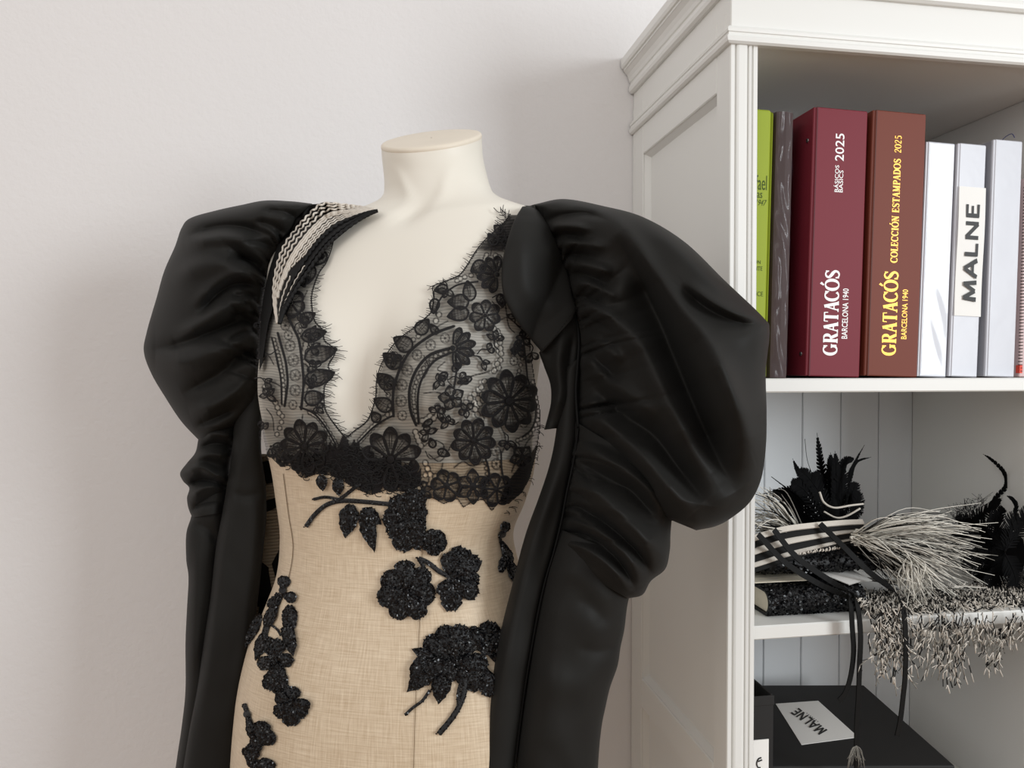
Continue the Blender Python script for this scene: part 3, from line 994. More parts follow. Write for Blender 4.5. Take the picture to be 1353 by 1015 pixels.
# scallop leaves along both neck edges and loose leaves
for (x, y, a, ln, wd) in ((400, 446, -0.25, 30, 17), (404, 474, -0.3, 40, 22), (404, 504, -0.3, 37, 21), (404, 528, -0.2, 24, 19), (398, 424, -0.5, 20, 14),
                          (552, 440, -0.9, 22, 17), (543, 460, -2.6, 25, 20), (527, 484, -2.45, 25, 19), (518, 512, -2.4, 25, 19), (516, 540, -2.6, 24, 18), (500, 556, -2.2, 14, 12),
                          (618, 399, 3.14, 25, 19), (618, 412, 2.9, 26, 18), (622, 396, -1.75, 24, 16), (640, 348, 2.6, 20, 16), (575, 396, 1.7, 18, 12), (590, 380, 2.9, 16, 11),
                          (655, 322, -2.2, 16, 12), (662, 306, -2.4, 12, 10), (590, 494, 2.6, 13, 8), (600, 490, -1.1, 12, 8), (622, 500, 2.8, 18, 8), (660, 390, 1.3, 16, 10), (577, 440, -2.2, 14, 9),
                          (580, 596, 0.4, 15, 10), (573, 590, -2.0, 12, 9), (570, 556, 2.6, 14, 7), (686, 450, 1.9, 20, 8), (430, 335, 2.4, 22, 14), (412, 352, 1.8, 22, 14), (396, 362, 1.2, 18, 12)):
    s_, h_, d_ = MB(), MB(), []
    lace_petal((s_, h_, d_), x - 1.5 * math.cos(a), y - 1.5 * math.sin(a), a, ln * 1.12, wd * 1.15, 0.0011, 2, 2.6, point=True)
    h_dens = [np.clip(q_ * 0.9 + 0.22, 0, 0.93) for q_ in d_]
    finish_lace('lace_leaf', s_, h_, h_dens, bod)

centres = [(673, 530, 44), (626, 583, 34), (516, 607, 44), (402, 590, 38), (606, 460, 26), (641, 417, 24), (650, 363, 26), (590, 642, 22), (625, 643, 22), (656, 647, 22), (597, 526, 18), (690, 604, 16),
           (384, 400, 20), (358, 590, 14), (610, 399, 16), (602, 416, 14), (617, 384, 12), (632, 345, 12), (582, 600, 14)]
rr_ = random.Random(11)
tries = 0
while tries < 4000 and len(centres) < 62:
    tries += 1
    x, y = rr_.uniform(345, 712), rr_.uniform(300, 650)
    if not inside(np.array([x]), np.array([y]), LACE_POLY)[0] or inside(np.array([x]), np.array([y]), BAND)[0]:
        continue
    if min(seg_dist(np.array([x]), np.array([y]), q)[0][0] for q in (NECK_L, NECK_R, C1, C2, C3, A1, A2, A3)) < 11:
        continue
    if any(math.hypot(x - p[0], y - p[1]) < p[2] + 7 for p in centres):
        continue
    centres.append((x, y, 9))
    s_, h_, d_ = MB(), MB(), []
    a0 = rr_.uniform(0, 6.28)
    for k in range(rr_.choice((2, 3, 4))):
        lace_petal((s_, h_, d_), x, y, a0 + k * 1.25, rr_.uniform(9, 14), rr_.uniform(7, 9), 0.0011, 1, 1.7, point=rr_.random() < .5)
    strip(s_, catmull([(x, y), (x - 8 * math.cos(a0 + 1.2), y - 8 * math.sin(a0 + 1.2)), (x - 15 * math.cos(a0 + .7), y - 15 * math.sin(a0 + .7))], 10), 1.5, 0.0015)
    finish_lace('lace_leaf', s_, h_, d_, bod)

# eyelash fringe along the neck edges, loose threads at strap and side
mb = MB()
for poly, sgn in ((NECK_L[3:], 1), (NECK_R, 1)):
    p = by_length(catmull(poly, 300), 3.1)
    for k, (x, y) in enumerate(p[1:-1]):
        left = poly is not NECK_R
        if left:
            ang = random.gauss(0.05, 0.16)
            ln = random.uniform(8, 17) * (1.0 if y > 415 else 0.7)
        else:
            up = np.clip((y - 330) / 220, 0, 1)
            ang = math.pi + random.gauss(0.35 + 0.45 * (math.sin(y * 0.13)), 0.25)
            ln = random.uniform(4, 10)
            if random.random() < 0.25: continue
        c = random.uniform(-0.35, 0.35)
        q = [(x - 2 * math.cos(ang), y - 2 * math.sin(ang))] + [(x + s_ * ln * math.cos(ang + c * s_), y + s_ * ln * math.sin(ang + c * s_)) for s_ in (0.33, 0.66, 1)]
        strip(mb, q, [1.0, 0.8, 0.6], 0.0014, step=3)
for _ in range(14):
    x, y = random.uniform(664, 676), random.uniform(280, 296)
    a = random.uniform(2.6, 4.2)
    ln = random.uniform(6, 15)
    strip(mb, [(x, y), (x + ln * .5 * math.cos(a), y + ln * .5 * math.sin(a)), (x + ln * math.cos(a + .4), y + ln * math.sin(a + .4))], 0.9, 0.002, step=3)
for _ in range(26):
    y = random.uniform(560, 680)
    x = np.interp(y, [560, 600, 632, 655, 680], [713, 709, 701, 688, 668])
    a = random.uniform(-0.9, 1.1)
    ln = random.uniform(4, 10)
    strip(mb, [(x - 3, y), (x + ln * .5 * math.cos(a), y + ln * .5 * math.sin(a)), (x + ln * math.cos(a + .5), y + ln * math.sin(a + .5))], 0.8, 0.002, step=3)
mb.build('eyelash_fringe', M['lace_solid'], bod, kind='stuff')

# fuzzy loops on the waist band
mb = MB()
for _ in range(620):
    x, y = random.uniform(352, 562), random.uniform(584, 660)
    if not inside(np.array([x]), np.array([y - 2]), BAND)[0]:
        continue
    a = random.uniform(0, 6.28)
    r = random.uniform(2.0, 5.0)
    q = [(x + r * math.cos(a + t) * (1 + 0.2 * t / 3), y + r * 0.7 * math.sin(a + t)) for t in np.linspace(0, random.uniform(2.5, 5), 7)]
    strip(mb, q, 1.1, random.uniform(0.0015, 0.005), step=2)
mb.build('waist_band_loops', M['thread_black'], bod, kind='stuff')

# ------------------------------------------------------------------ sequin flower appliques on the skirt
SQ = 0.00098


def applique(petals, stems=(), leaves=(), holes=(), name='flower_applique'):
    """petals/leaves: (x, y, angle, length, width) in gown coordinates; stems: (polyline, width)"""
    core = MB()
    for pl, w in stems:
        pl = catmull(pl, 30)
        strip(core, pl, w, 0.0018)
    xs = [p[0] for p in petals] or [pl[0] for pl in leaves]
    ys = [p[1] for p in petals] or [pl[1] for pl in leaves]
    if petals:
        mx, my = petals[0][0], petals[0][1]
        V = np.array([[S(mx + q * 5 * math.cos(t), my + q * 5 * math.sin(t), 0.0045 - 0.0015 * q) for t in np.linspace(0, 2 * PI, 12, endpoint=False)] for q in (0.05, 0.6, 1)])
        core.grid(V, close_v=True)
    root = core.build(name, M['sequin_cloth'], gown)
    disc = MB()

    def sequin(x, y, off, r=None):
        r = r or SQ * random.uniform(0.8, 1.15)
        c = S(x, y, off)
        n = -FWD + np.array([random.gauss(0, .3), random.gauss(0, .2), random.gauss(0, .3)])
        n /= np.linalg.norm(n)
        a = np.cross(n, [0, 0, 1.0]); a /= np.linalg.norm(a)
        b = np.cross(n, a)
        t = np.arange(6) * PI / 3
        disc.add(c + r * (np.cos(t)[:, None] * a + np.sin(t)[:, None] * b), [tuple(range(6))], 0, False)

    for kind, lst in (('petal', petals), ('leaf', leaves)):
        for kk, (x, y, ang, ln, wd) in enumerate(lst):
            up = 0.0022 * (kk % 2)
            t = np.linspace(0, 1, 15)
            if kind == 'petal':
                prof = np.sin(PI * np.clip(t * 0.90 + 0.05, 0, 1) ** 1.75) ** 0.60
            else:
                prof = np.sin(PI * np.clip(t * 0.97 + 0.03, 0, 1) ** 0.85) ** 0.8
            jag = np.array([random.uniform(0.84, 1.12) for _ in t])
            ca, sa = math.cos(ang), math.sin(ang)
            rows = np.linspace(-1, 1, 9)
            U = (t * ln)[:, None] * (1 + 0.11 * np.cos(rows * 8 + x)[None, :] * np.clip(t[:, None] * 2 - 1, 0, 1))
            Vv = (wd / 2 * prof * jag)[:, None] * rows[None, :]
            qx, qy = x + U * ca - Vv * sa, y + U * sa + Vv * ca
            dome = 0.0012 + 0.0036 * (1 - rows ** 2)[None, :] * np.sin(PI * np.clip(t, 0.08, 1) ** 0.8)[:, None] + 0.0011 * np.sin(rows * 10 + y)[None, :] * t[:, None]
            pm = MB()
            pm.grid(S(qx, qy, dome + up))
            pm.build(kind, M['sequin_cloth'], root)
            # rows of sequins following the blade, and a bead rim
            step = 2.15
            for rr in np.linspace(-0.92, 0.92, max(3, int(wd / step))):
                for tt in np.arange(0.05, 1.0, step / ln):
                    hw = wd / 2 * np.interp(tt, t, prof * jag) * rr
                    u = tt * ln
                    if random.random() < 0.30: continue
                    sequin(x + u * ca - hw * sa + random.uniform(-.4, .4), y + u * sa + hw * ca + random.uniform(-.4, .4),
                           up + 0.0020 + 0.0036 * (1 - rr ** 2) * math.sin(PI * max(tt, .08) ** .8))
            out = np.concatenate([np.stack([t * ln, wd / 2 * prof * jag], 1), np.stack([t[::-1] * ln, -wd / 2 * (prof * jag)[::-1]], 1)])
            out = np.stack([x + out[:, 0] * ca - out[:, 1] * sa, y + out[:, 0] * sa + out[:, 1] * ca], 1)
            for (qx_, qy_) in by_length(out, 2.0):
                sequin(qx_, qy_, 0.0022 + up, SQ * 1.05)
    for pl, w in stems:
        for (qx_, qy_) in by_length(catmull(pl, 30), 2.0):
            for k in range(max(1, int(w / 2.2))):
                sequin(qx_ + random.uniform(-w / 2, w / 2), qy_ + random.uniform(-1, 1), 0.0026)
    disc.build('sequins', M['sequin'], root, kind='stuff')
    return root


def flower(cx_, cy_, r, n, rot=0.0, sq=1.0, wide=1.32):
    return [(cx_, cy_, rot + 2 * PI * k / n, r * (0.93 + 0.13 * ((k * 3) % 4) / 4) * math.hypot(math.cos(rot + 2 * PI * k / n) * sq, math.sin(rot + 2 * PI * k / n)), 2 * PI * r * 0.62 / n * wide) for k in range(n)]


# top: branch with leaves under the waist band
applique([], [([(404, 696), (416, 680), (432, 667), (452, 662), (480, 663), (520, 667)], 6), ([(414, 660), (430, 657), (448, 660)], 4), ([(446, 662), (462, 650), (474, 640)], 5)],
         [(464, 667, 1.75, 42, 24), (478, 674, 0.62, 30, 20), (480, 676, 1.3, 52, 20), (424, 628, 1.45, 20, 13), (446, 632, 1.5, 22, 14)], name='leaf_branch_applique')
applique([(540, 690, 3.4, 33, 27), (540, 690, 2.6, 31, 24), (540, 690, 1.85, 38, 27), (540, 690, 1.05, 38, 26), (540, 690, 4.2, 38, 28), (540, 690, 4.95, 44, 30), (540, 690, 5.6, 28, 18), (540, 690, 0.4, 22, 18)],
         [([(560, 655), (561, 690), (559, 725)], 4)])
applique(flower(574, 716, 17, 5, 0.4))
applique(flower(537, 781, 38, 7, 0.15, 1.05), [([(556, 770), (560, 752), (553, 738)], 5), ([(553, 738), (566, 744), (580, 755), (594, 762)], 6.5)])
applique([(596, 764, -1.15, 42, 32), (596, 764, -0.62, 44, 26), (596, 764, 0.05, 36, 22), (596, 764, 0.6, 40, 24), (596, 764, 1.55, 42, 27), (596, 764, 2.2, 26, 16), (596, 764, -1.75, 32, 18)], [])
applique([(600, 872, -1.9, 46, 30), (600, 872, -1.35, 46, 30), (600, 872, -0.85, 52, 30), (600, 872, 2.75, 46, 30), (600, 872, -2.5, 46, 28), (600, 872, 0.2, 44, 28), (600, 872, 1.0, 34, 26), (600, 872, 2.0, 30, 24)],
         [([(612, 892), (606, 915), (606, 935)], 5), ([(616, 890), (612, 920), (600, 945), (580, 970)], 7.5), ([(568, 912), (558, 926), (546, 935), (535, 945)], 4)],
         [(572, 880, 2.35, 45, 24), (586, 890, 1.75, 38, 24), (574, 870, -2.75, 30, 14), (560, 868, 2.0, 38, 20)])
applique([(640, 862, -1.35, 40, 28), (640, 862, -0.6, 40, 28), (646, 864, 0.35, 40, 28), (642, 884, 1.3, 36, 30), (634, 880, 1.9, 34, 22), (640, 862, -2.1, 30, 22)], [])
# left trailing spray
applique([(373, 780, -1.4, 18, 16), (373, 786, 0.3, 18, 14), (373, 786, 2.4, 24, 15), (368, 790, 2.0, 40, 14)], [([(368, 784), (360, 806), (352, 828), (346, 850)], 8), ([(372, 830), (378, 845), (380, 856)], 4), ([(358, 826), (366, 832), (371, 840)], 3)],
         [(383, 800, 1.60, 38, 20), (378, 826, 1.35, 40, 18), (350, 836, 1.9, 36, 16), (344, 812, 2.0, 46, 12)])
applique([(360, 868, -1.9, 26, 20), (360, 868, -1.1, 24, 20), (362, 868, 1.4, 46, 26), (360, 868, 2.5, 22, 18), (366, 866, 0.5, 22, 18), (364, 880, 1.9, 32, 20)], [([(372, 890), (378, 904), (382, 916)], 4)])
applique([(384, 928, 0.75, 26, 20), (384, 928, 0.2, 25, 16), (384, 924, 1.55, 34, 24), (384, 928, 2.4, 26, 20), (384, 930, -1.5, 22, 22), (382, 924, 3.3, 18, 18)])
applique([(326, 944, 1.3, 32, 12), (342, 984, -1.4, 30, 24), (342, 984, -0.6, 24, 20), (340, 984, 2.4, 22, 18), (328, 1010, 0.2, 34, 24), (328, 1010, -1.3, 26, 20), (334, 1014, 1.2, 30, 24), (332, 968, 1.2, 26, 14)],
         [([(322, 930), (328, 948), (334, 970), (340, 990)], 6)])
# right side edge spray
applique([(664, 706, -1.2, 16, 12), (664, 716, 1.2, 30, 12), (670, 738, 1.1, 34, 15), (668, 730, 1.8, 26, 10)], [([(660, 706), (663, 722), (669, 745)], 4)], name='side_spray_applique')
applique([(606, 1046, -1.2, 24, 20), (606, 1046, 0.5, 24, 20), (606, 1046, 2.5, 24, 20)])

# ------------------------------------------------------------------ black jacket with puffed sleeves
jacket = thing('puff_sleeve_jacket', (cx, cy, CH - 0.60), 'black satin jacket with huge gathered puff sleeves over the champagne gown', 'jacket')


AMP = 1.5


def fold_field(px, py, folds):
    d = np.zeros(px.shape)
    for poly, A, wa, wb in folds:
        poly = catmull(poly, 14) if len(poly) > 2 else np.asarray(poly, float)
        dist, side, tau = seg_dist(px, py, poly)
        w = np.where(side > 0, wa, wb)
        tp = np.clip(np.minimum(tau, 1 - tau) * 4.0 + 0.12, 0, 1)
        A = A * AMP
        d += A * (np.exp(-(dist / w) ** 2) if A > 0 else np.exp(-(dist / w) ** 1.5)) * tp
    return d


def sleeve_loft(mb, L, R, zc, D, nT, nS, folds=(), power=1.0, back=0.9, seam_side=None, noise=0.0, gather=None, caps=True, mirror=False, soft=1.0):
    """closed fabric tube between two silhouette curves. zc(px,py,t): depth of its middle; D(t): half thickness in metres."""
    L, R = catmull(L, nT), catmull(R, nT)
    t = np.linspace(0, 1, nT)
    ph = np.linspace(0, PI, nS)
    s = (1 - np.cos(ph)) / 2
    s = 0.75 * s + 0.25 * np.linspace(0, 1, nS)
    X = L[:, None, 0] + (R - L)[:, None, 0] * s
    Y = L[:, None, 1] + (R - L)[:, None, 1] * s
    u_ = s ** soft if not mirror else 1 - (1 - s) ** soft
    prof = (2 * np.sqrt(np.clip(u_ * (1 - u_), 0, 1))) ** power
    T = np.repeat(t[:, None], nS, 1)
    th = D(t)[:, None] * prof[None, :]
    fd = fold_field(X, Y, folds) * np.clip(prof * 2.2, 0, 1)[None, :]
    if gather:
        # pleats running in from the seam: rounded ridges with sharp valleys that die out across the cloth
        A_, n_, dec, skew, t0, t1 = gather
        s0, s = s, (1 - s if mirror else s)
        tt = (T - skew * s[None, :] - t0) / (t1 - t0)
        ph_ = PI * n_ * (tt + .035 * np.sin(tt * 23 + 1) + .02 * np.sin(tt * 57)) + .8 * np.sin(s * 9)[None, :]
        env = np.exp(-(s[None, :] / dec) ** 1.2) * np.clip(tt * 9, 0, 1) * np.clip((1 - tt) * 9, 0, 1)
        amp = A_ * (.65 + .35 * np.sin(tt * 31 + 2))
        ph2 = PI * n_ * .55 * (tt + .03 * np.sin(tt * 17)) + 1.3
        fd = fd + amp * ((np.abs(np.sin(ph_)) ** .8 - .55) * env + .8 * (np.abs(np.sin(ph2)) ** .8 - .55) * np.exp(-(s[None, :] / (dec * 2.2)) ** 1.5) * np.clip(tt * 9, 0, 1) * np.clip((1 - tt) * 9, 0, 1)) * np.clip(prof * 3, 0, 1)
        s = s0
    if noise:
        fd = fd + noise * (np.sin(X * 0.07 + 3 * np.sin(Y * 0.021)) * np.sin(Y * 0.05 + 1.7 * np.sin(X * 0.03))) * prof
    zm = zc(X, Y, T)
    front = P(X, Y, zm - th - fd)
    backp = P(X, Y, zm + th * back)
    V = np.concatenate([front, backp[:, -2:0:-1]], 1)
    base = mb.n
    mb.grid(V, close_v=True, flip=True)
    n = V.shape[1]
    if caps:
        mb.f.append(tuple(base + k for k in range(n))); mb.mi.append(0); mb.sm.append(False)
        e = base + (nT - 1) * n
        mb.f.append(tuple(e + k for k in range(n))[::-1]); mb.mi.append(0); mb.sm.append(False)


# ---- sleeve nearest the bookcase
seamR = [(700, 272), (711, 287), (718, 306), (732, 335), (746, 368), (753, 396), (762, 425), (765, 453), (763, 486), (760, 519), (764, 566), (758, 604), (752, 640)]
zR = lambda x, y, t: 0.775 - 0.085 * np.clip((x - 700) / 300, 0, 1.1) - 0.02 * np.clip((y - 400) / 300, 0, 1)
sl = MB()
Lp = [(700, 272), (713, 290), (724, 318), (738, 348), (750, 382), (758, 412), (764, 440), (764, 470), (762, 500), (762, 530), (764, 560), (775, 590), (795, 620), (825, 650), (858, 676), (888, 688)]
Rp = [(706, 270), (745, 263), (796, 272), (850, 287), (905, 320), (958, 371), (1008, 419), (1017, 437), (1012, 490), (1013, 545), (1012, 590), (1006, 632), (992, 662), (970, 682), (947, 695), (920, 701)]
fR = [([(796, 274), (828, 308), (862, 360), (892, 402), (934, 450), (966, 520), (990, 590)], .013, 24, 13),
      ([(812, 312), (838, 352), (866, 410), (890, 470), (918, 540), (948, 605), (972, 650)], -.034, 24, 24),
      ([(900, 380), (935, 408), (972, 425), (1006, 430)], -.008, 11, 5),
      ([(905, 372), (940, 398), (975, 414), (1006, 420)], .006, 6, 10),
      ([(930, 445), (965, 500), (985, 560), (992, 620)], .010, 24, 20),
      ([(752, 395), (800, 420), (842, 448), (872, 500), (900, 558), (940, 625)], .016, 18, 14),
      ([(780, 508), (820, 545), (864, 575), (898, 620), (932, 662)], -.022, 15, 17),
      ([(768, 480), (800, 500), (840, 530), (870, 560)], .006, 10, 10),
      ([(765, 530), (805, 565), (845, 600), (880, 640), (915, 680)], .012, 14, 12),
      ([(764, 560), (800, 590), (840, 625), (870, 655)], -.008, 8, 8),
      ([(715, 296), (740, 285), (775, 282), (800, 290)], -.006, 6, 5), ([(718, 304), (745, 299), (780, 302)], .006, 6, 6),
      ([(724, 316), (748, 310), (775, 315)], -.007, 5, 5), ([(730, 328), (755, 322), (800, 326)], .007, 6, 7),
      ([(735, 342), (758, 336), (790, 340)], -.008, 5, 6), ([(741, 354), (765, 350), (810, 360)], .008, 6, 7),
      ([(746, 366), (770, 362), (805, 376)], -.008, 5, 5), ([(749, 378), (775, 376), (815, 392)], .007, 6, 6),
      ([(753, 392), (772, 392), (800, 404)], -.008, 5, 5), ([(757, 405), (780, 406), (820, 425)], .006, 6, 6),
      ([(761, 418), (785, 424), (815, 440)], -.008, 5, 6), ([(764, 440), (790, 452), (825, 480)], .007, 8, 8), ([(764, 458), (785, 472), (820, 505)], -.009, 7, 8),
      ([(850, 290), (890, 320), (935, 365), (975, 400)], .006, 14, 14)]
sleeve_loft(sl, Lp, Rp, zR, lambda t: np.interp(t, [0, .1, .3, .6, .85, 1], [.018, .05, .085, .092, .07, .03]), 260, 150, fR, 0.8, noise=.0012, gather=(.024, 13, .16, -.10, .04, .80), soft=1.55)
# second, lower tier of gathers
Lm = [(758, 556), (756, 585), (752, 612), (748, 640), (744, 668), (740, 692), (734, 712), (731, 728), (733, 736)]
Rm = [(900, 640), (892, 664), (888, 685), (886, 705), (885, 728), (879, 752), (860, 768), (849, 786), (830, 791)]
fM = [([(748, 630), (790, 655), (830, 690), (868, 730), (884, 745)], .014, 14, 12), ([(745, 660), (795, 688), (838, 725), (862, 760)], -.013, 10, 6),
      ([(744, 674), (790, 700), (830, 735), (852, 772)], .011, 9, 9), ([(740, 698), (780, 710), (815, 738), (838, 775)], -.010, 8, 5),
      ([(736, 712), (775, 726), (810, 752), (835, 782)], .008, 7, 7), ([(752, 600), (790, 625), (835, 650), (870, 690)], -.009, 9, 9),
      ([(756, 585), (800, 605), (850, 640), (880, 680)], .010, 10, 10), ([(750, 615), (765, 622), (785, 640)], -.006, 4, 5), ([(747, 648), (762, 652), (785, 668)], -.006, 4, 5),
      ([(742, 684), (760, 684), (785, 696)], -.006, 4, 4), ([(738, 705), (752, 706), (772, 714)], -.004, 4, 4)]
sleeve_loft(sl, Lm, Rm, lambda x, y, t: 0.745 - 0.035 * np.clip((x - 740) / 150, 0, 1), lambda t: np.interp(t, [0, .3, .8, 1], [.045, .062, .055, .04]), 150, 100, fM, 0.75, noise=.0008, gather=(.013, 8, .25, -.22, .0, .9), soft=1.4)
# forearm tube
Lf = [(742, 700), (731, 729), (720, 766), (711, 810), (704, 845), (699, 876), (694, 910), (690, 935), (684, 980), (680, 1015), (672, 1080), (666, 1150)]
Rf = [(840, 740), (836, 770), (829, 800), (825, 832), (820, 855), (816, 880), (806, 909), (800, 935), (795, 960), (791, 1000), (787, 1075), (782, 1150)]
fF = [([(735, 745), (770, 765), (800, 790), (820, 810)], .003, 14, 16), ([(760, 790), (785, 805), (805, 830)], -.002, 10, 10), ([(716, 800), (760, 815), (815, 840)], .0015, 22, 22),
      ([(818, 855), (790, 860), (760, 855)], -.0015, 8, 10), ([(700, 880), (740, 905), (800, 920)], .0015, 22, 22), ([(735, 860), (728, 930), (715, 1010)], .002, 20, 20)]
sleeve_loft(sl, Lf, Rf, lambda x, y, t: 0.735 + 0 * x, lambda t: .043 + 0 * t, 110, 64, fF, 0.8, noise=.0012)
sl.build('sleeve', M['satin'], jacket)

# smooth inner facing strip that runs down the sleeve
st = MB()
Ls = [(744, 490), (734, 575), (725, 618), (711, 660), (698, 695), (689, 725), (675, 780), (662, 832), (655, 866), (648, 905), (641, 950), (634, 1015), (626, 1085), (618, 1150)]
Rs = [(768, 470), (765, 562), (759, 604), (749, 651), (742, 688), (732, 729), (721, 766), (711, 810), (705, 845), (699, 876), (692, 925), (683, 1000), (674, 1080), (668, 1150)]
fS = [([(760, 570), (748, 650), (722, 755), (704, 840), (690, 925), (678, 1010)], .003, 7, 7), ([(745, 600), (728, 650), (700, 730), (676, 830), (655, 940)], .004, 10, 10)]
sleeve_loft(st, Ls, Rs, lambda x, y, t: 0.728 + .02 * (1 - t), lambda t: np.interp(t, [0, .1, 1], [.016, .022, .026]), 150, 36, fS, 0.8, noise=.0006)
st.build('front_facing', M['satin'], jacket)
mb = MB()
q = catmull([(764, 566), (759, 604), (749, 651), (742, 688), (732, 729), (721, 766), (711, 810), (699, 876), (690, 935), (681, 1009), (668, 1140)], 120)
mb.tube(P(q[:, 0], q[:, 1], 0.7195 - .004 * np.linspace(0, 1, 120)), 0.0011, 6)
q = catmull([(701, 273), (711, 287), (718, 306), (732, 335), (746, 368), (753, 396), (762, 425), (765, 453), (763, 486), (761, 519), (764, 566)], 90)
mb.tube(P(q[:, 0], q[:, 1], np.interp(q[:, 1], [273, 330, 450, 566], [0.786, 0.758, 0.738, 0.722])), 0.0016, 6)
mb.build('piping', M['satin_matte'], jacket)

# lapel over the shoulder and its narrow lower end
lp = MB()
Ll = [(690, 273), (679, 292), (669, 322), (663, 352), (664, 385), (675, 412), (697, 443), (716, 466)]
Rl = [(706, 271), (718, 288), (729, 308), (741, 334), (751, 364), (757, 394), (761, 408), (758, 420)]
zl = lambda x, y, t: np.minimum(zsurf(x, y) - 0.014, np.interp(y, [270, 300, 350, 400, 470], [.800, .775, .748, .736, .732]))
sleeve_loft(lp, Ll, Rl, zl, lambda t: np.interp(t, [0, .3, 1], [.006, .009, .009]), 90, 40, [([(692, 285), (690, 330), (700, 380), (730, 420)], .004, 18, 24)], 0.5)
sleeve_loft(lp, [(712, 466), (719, 485), (727, 508), (728, 530), (724, 550), (719, 568)], [(760, 412), (764, 440), (763, 470), (759, 505), (751, 540), (736, 566)],
            lambda x, y, t: .742 + 0 * x, lambda t: .010 + 0 * t, 60, 28, [([(745, 440), (738, 480), (740, 520), (728, 555)], .005, 8, 10), ([(758, 440), (752, 480), (752, 520)], -.004, 5, 6)], 0.8)
sleeve_loft(lp, [(664, 271), (676, 276), (684, 284), (690, 290)], [(668, 269), (684, 271), (700, 272), (712, 276)], lambda x, y, t: .835 - .02 * t, lambda t: .006 + 0 * t, 16, 12, (), 0.8)
lp.build('lapel', M['satin'], jacket)
mb = MB()
q = catmull([(716, 462), (730, 448), (744, 430), (757, 412)], 30)
for k in range(0, 28, 2):
    mb.tube(P(q[k:k + 2, 0], q[k:k + 2, 1], np.array([.7185, .7185])), 0.0004, 4)
mb.build('hem_stitches', M['thread_black'], jacket, kind='stuff')

# ---- sleeve nearest the bare wall
sl = MB()
Lq = [(412, 269), (385, 266), (350, 265), (318, 271), (286, 278), (252, 288), (240, 301), (231, 326), (217, 358), (207, 393), (194, 438), (190, 465), (200, 494), (217, 523), (238, 555), (258, 577), (268, 586)]
Rq = [(416, 273), (408, 282), (393, 297), (378, 316), (366, 336), (358, 354), (352, 374), (347, 400), (344, 430), (344, 455), (345, 480), (346, 500), (344, 520), (336, 540), (322, 556), (304, 570), (286, 584)]
zL = lambda x, y, t: 0.815 + 0.085 * np.clip((395 - x) / 190, 0, 1)
fL = [([(248, 312), (285, 300), (320, 300), (358, 312)], -.010, 8, 7), ([(244, 322), (285, 314), (325, 318), (352, 330)], .008, 10, 9),
      ([(225, 372), (262, 352), (305, 352), (346, 372)], .007, 14, 12), ([(300, 340), (330, 345), (356, 362)], -.008, 6, 7),
      ([(262, 418), (290, 386), (318, 374), (348, 380)], -.011, 7, 9), ([(255, 405), (285, 376), (315, 362), (350, 366)], .006, 8, 8),
      ([(230, 450), (270, 425), (305, 402), (345, 400)], .010, 14, 10), ([(200, 462), (232, 456), (270, 442), (318, 424), (345, 424)], -.012, 7, 10),
      ([(205, 476), (245, 478), (290, 462), (343, 445)], .009, 12, 14), ([(240, 520), (280, 500), (310, 480), (342, 466)], -.008, 9, 10),
      ([(250, 545), (285, 535), (315, 515), (340, 490)], .007, 9, 9), ([(255, 565), (285, 552), (315, 538)], -.007, 6, 7),
      ([(345, 415), (325, 412), (300, 420)], -.007, 5, 5), ([(346, 395), (328, 390), (305, 392)], -.006, 5, 5), ([(344, 436), (322, 440), (300, 452)], -.006, 5, 5),
      ([(356, 354), (336, 345), (310, 338)], -.006, 5, 5), ([(368, 332), (350, 322), (320, 318)], -.006, 5, 5), ([(380, 312), (360, 298), (335, 292)], -.006, 6, 6),
      ([(396, 292), (375, 280), (345, 278)], -.006, 6, 6), ([(344, 460), (320, 468), (296, 482)], -.006, 5, 5)]
sleeve_loft(sl, Lq, Rq, zL, lambda t: np.interp(t, [0, .12, .4, .7, .9, 1], [.016, .055, .082, .08, .055, .025]), 230, 130, fL, 0.8, noise=.001, gather=(.020, 11, .17, -.06, .05, .8), mirror=True, soft=1.45)
# gathered lower tier
Lg = [(266, 560), (262, 580), (258, 598), (247, 612), (238, 625), (242, 636), (250, 645), (247, 658), (249, 672), (254, 684)]
Rg = [(318, 545), (316, 560), (312, 576), (310, 592), (306, 608), (304, 622), (303, 636), (300, 650), (298, 664), (296, 678)]
fG = [([(252, 612), (275, 600), (305, 604)], .010, 8, 6), ([(262, 594), (285, 586), (312, 592)], -.008, 5, 5), ([(240, 628), (265, 618), (285, 628), (304, 632)], .012, 7, 7),
      ([(246, 642), (268, 634), (300, 642)], -.012, 5, 5), ([(250, 660), (268, 645), (295, 640)], .009, 6, 6), ([(252, 676), (270, 662), (298, 654)], -.007, 5, 5), ([(268, 575), (290, 574), (312, 580)], .007, 6, 6)]
sleeve_loft(sl, Lg, Rg, lambda x, y, t: .862 + 0 * x, lambda t: .036 + 0 * t, 90, 40, fG, 0.75)
